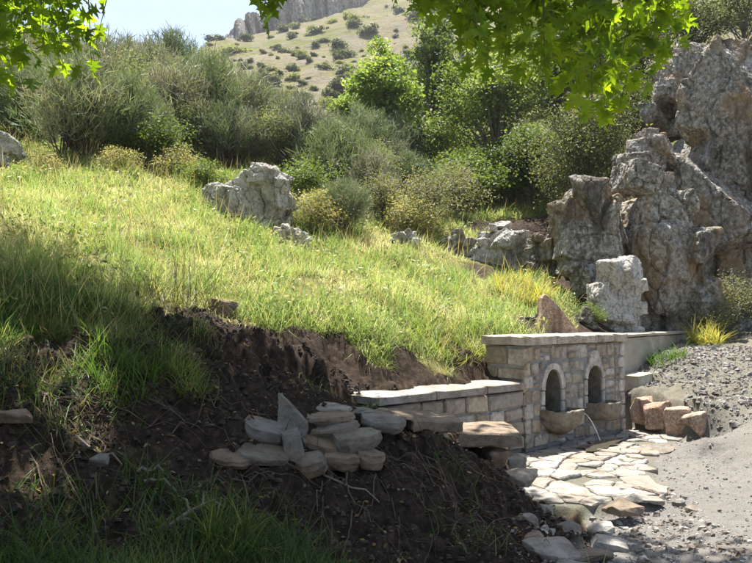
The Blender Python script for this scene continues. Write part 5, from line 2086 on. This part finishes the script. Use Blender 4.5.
for i, (p_, Rm, sz) in enumerate(rest):
    v, t, c = LV[i % 4]
    VV.append(v @ (Rm * sz).T + (p_ - PB))
    TT.append(t + i * nv)
    CC.append(c * r.uniform(.75, 1.25))
cr = obj('crown', np_mesh('crown', np.concatenate(VV), np.concatenate(TT), M['plane_leaf'], np.concatenate(CC)), pt)
tag(cr, kind='stuff')
tm = wood.mesh('trunk', M['bark'], True)
o = obj('trunk', tm, pt)
o.location = -PB

# ------------------------------------------------------------------ roots, twigs and dead wood on the bank
r = np.random.default_rng(61)
J = Join()
for i in range(120):
    if i < 75:
        x, y = r.uniform(-3.4, -.9), r.uniform(4.7, 6.4)
    else:
        x, y = r.uniform(-.6, 1.4), r.uniform(5.6, 7.4)
    a = r.normal(-.15, .6) if i < 75 else r.normal(-1.0, .5)
    n = r.integers(6, 14)
    px, py = [x], [y]
    for k in range(n):
        a += r.normal(0, .28)
        px.append(px[-1] + .085 * math.cos(a))
        py.append(py[-1] + .085 * math.sin(a))
    px, py = np.array(px), np.array(py)
    z = terrain(px, py)[0] + .02 + .03 * np.sin(np.linspace(0, 3.1, n + 1)) * r.uniform(.2, 2)
    Vt, Ft = tube(np.stack([px, py, z], 1), np.linspace(r.uniform(.002, .008), .001, n + 1), 5)
    J.add(Vt, Ft)
tag(obj('exposed_roots', J.mesh('exposed_roots', M['root'], True)), 'thin roots and twigs sticking out of the dug soil', kind='stuff')

# pale dead branch with side twigs
root = empty('dead_branch', (0, 0, 0))
q = P(186, 536, 4.9)
root.location = (q[0], q[1], ground_z(q[0], q[1]))
tag(root, 'pale dead branch with short twigs on the shaded foreground', 'branch')


def branch(pts, r0, r1):
    Vt, Ft = tube(np.array(pts), np.linspace(r0, r1, len(pts)), 7)
    Vt = Vt + .004 * np.stack([fbm(Vt * 30, 2, 3), fbm(Vt * 30, 2, 4), fbm(Vt * 30, 2, 5)], 1)
    return Vt, Ft


b0 = obj('stem', np_mesh('stem', *branch([(-.12, -.22, .0), (-.04, -.1, .07), (.02, .0, .10), (.10, .06, .13), (.16, .14, .10)], .017, .010), M['dead'], None, True), root)
for pts in ([(.02, 0, .1), (-.02, .08, .16), (-.1, .12, .18)], [(.10, .06, .13), (.17, .02, .17), (.26, .0, .13)], [(-.04, -.1, .07), (.05, -.16, .10), (.12, -.2, .08)], [(.1, .06, .13), (.08, .14, .2)]):
    obj('twig', np_mesh('twig', *branch(pts, .010, .004), M['dead'], None, True), root)
for i, (u, v, d, L_, lb) in enumerate([(160, 508, 5.1, .22, 'pale splinter of wood left above the dead branch'), (98, 487, 5.2, .35, 'thin pale stick lying on the dark left bank'), (345, 482, 5.9, .55, 'long thin tan stick below the stone pile'),
                                      (150, 495, 5.2, .18, 'short pale chip of wood near the bank middle')]):
    q = P(u, v, d)
    z = ground_z(q[0], q[1])
    a = [.3, -.1, -.12, .5][i]
    st_ = [(q[0] + (t - .5) * L_ * math.cos(a), q[1] + (t - .5) * L_ * math.sin(a), 0) for t in np.linspace(0, 1, 6)]
    st_ = [(x, y, ground_z(x, y) + .035 + r.normal(0, .004)) for x, y, _ in st_]
    Vt, Ft = branch(st_, .012, .006)
    tag(obj('stick', np_mesh('stick', Vt, Ft, M['dead'], None, True)), lb, 'stick')

# litter of dead leaves and straw on soil
r = np.random.default_rng(63)
N = 2600
X, Y = r.uniform(-3.6, 1.4, N), r.uniform(4.0, 8.2, N)
Z, cv = terrain(X, Y)
k = cv[:, 1] > .4
X, Y, Z = X[k], Y[k], Z[k]
Vl, Ql = leaf_quads(np.stack([X, Y, Z + .012], 1), 0, .045, .55, r, 1.2)
cl = np.array([(.16, .10, .05), (.24, .17, .09), (.10, .07, .04), (.32, .26, .17)])[r.integers(0, 4, len(X))]
tag(obj('leaf_litter', np_mesh('leaf_litter', Vl, Ql, M['tree_leaf'], np.repeat(cl, 4, 0))), 'dead leaves scattered over the dug soil', kind='stuff')

# ------------------------------------------------------------------ haze: thin summer air round the whole place
zlo = min(float(Vh[:, 2].min()), float(V0_min)) - 1.0
bm = bmesh.new()
bmesh.ops.create_cube(bm, size=1)
for v in bm.verts:
    v.co = Vector((v.co.x * 3400, v.co.y * 3400, zlo if v.co.z < 0 else 190.0))
m = bpy.data.materials.new('haze')
m.use_nodes = True
nt = m.node_tree
nt.nodes.remove(nt.nodes['Principled BSDF'])
pv = nt.nodes.new('ShaderNodeVolumePrincipled')
pv.inputs['Color'].default_value = (0.93, 0.96, 1.0, 1)
pv.inputs['Density'].default_value = 0.00025
pv.inputs['Anisotropy'].default_value = 0.3
nt.links.new(pv.outputs[0], nt.nodes['Material Output'].inputs['Volume'])
hz_ = obj('haze', bm_mesh('haze', bm, m))
tag(hz_, kind='stuff')
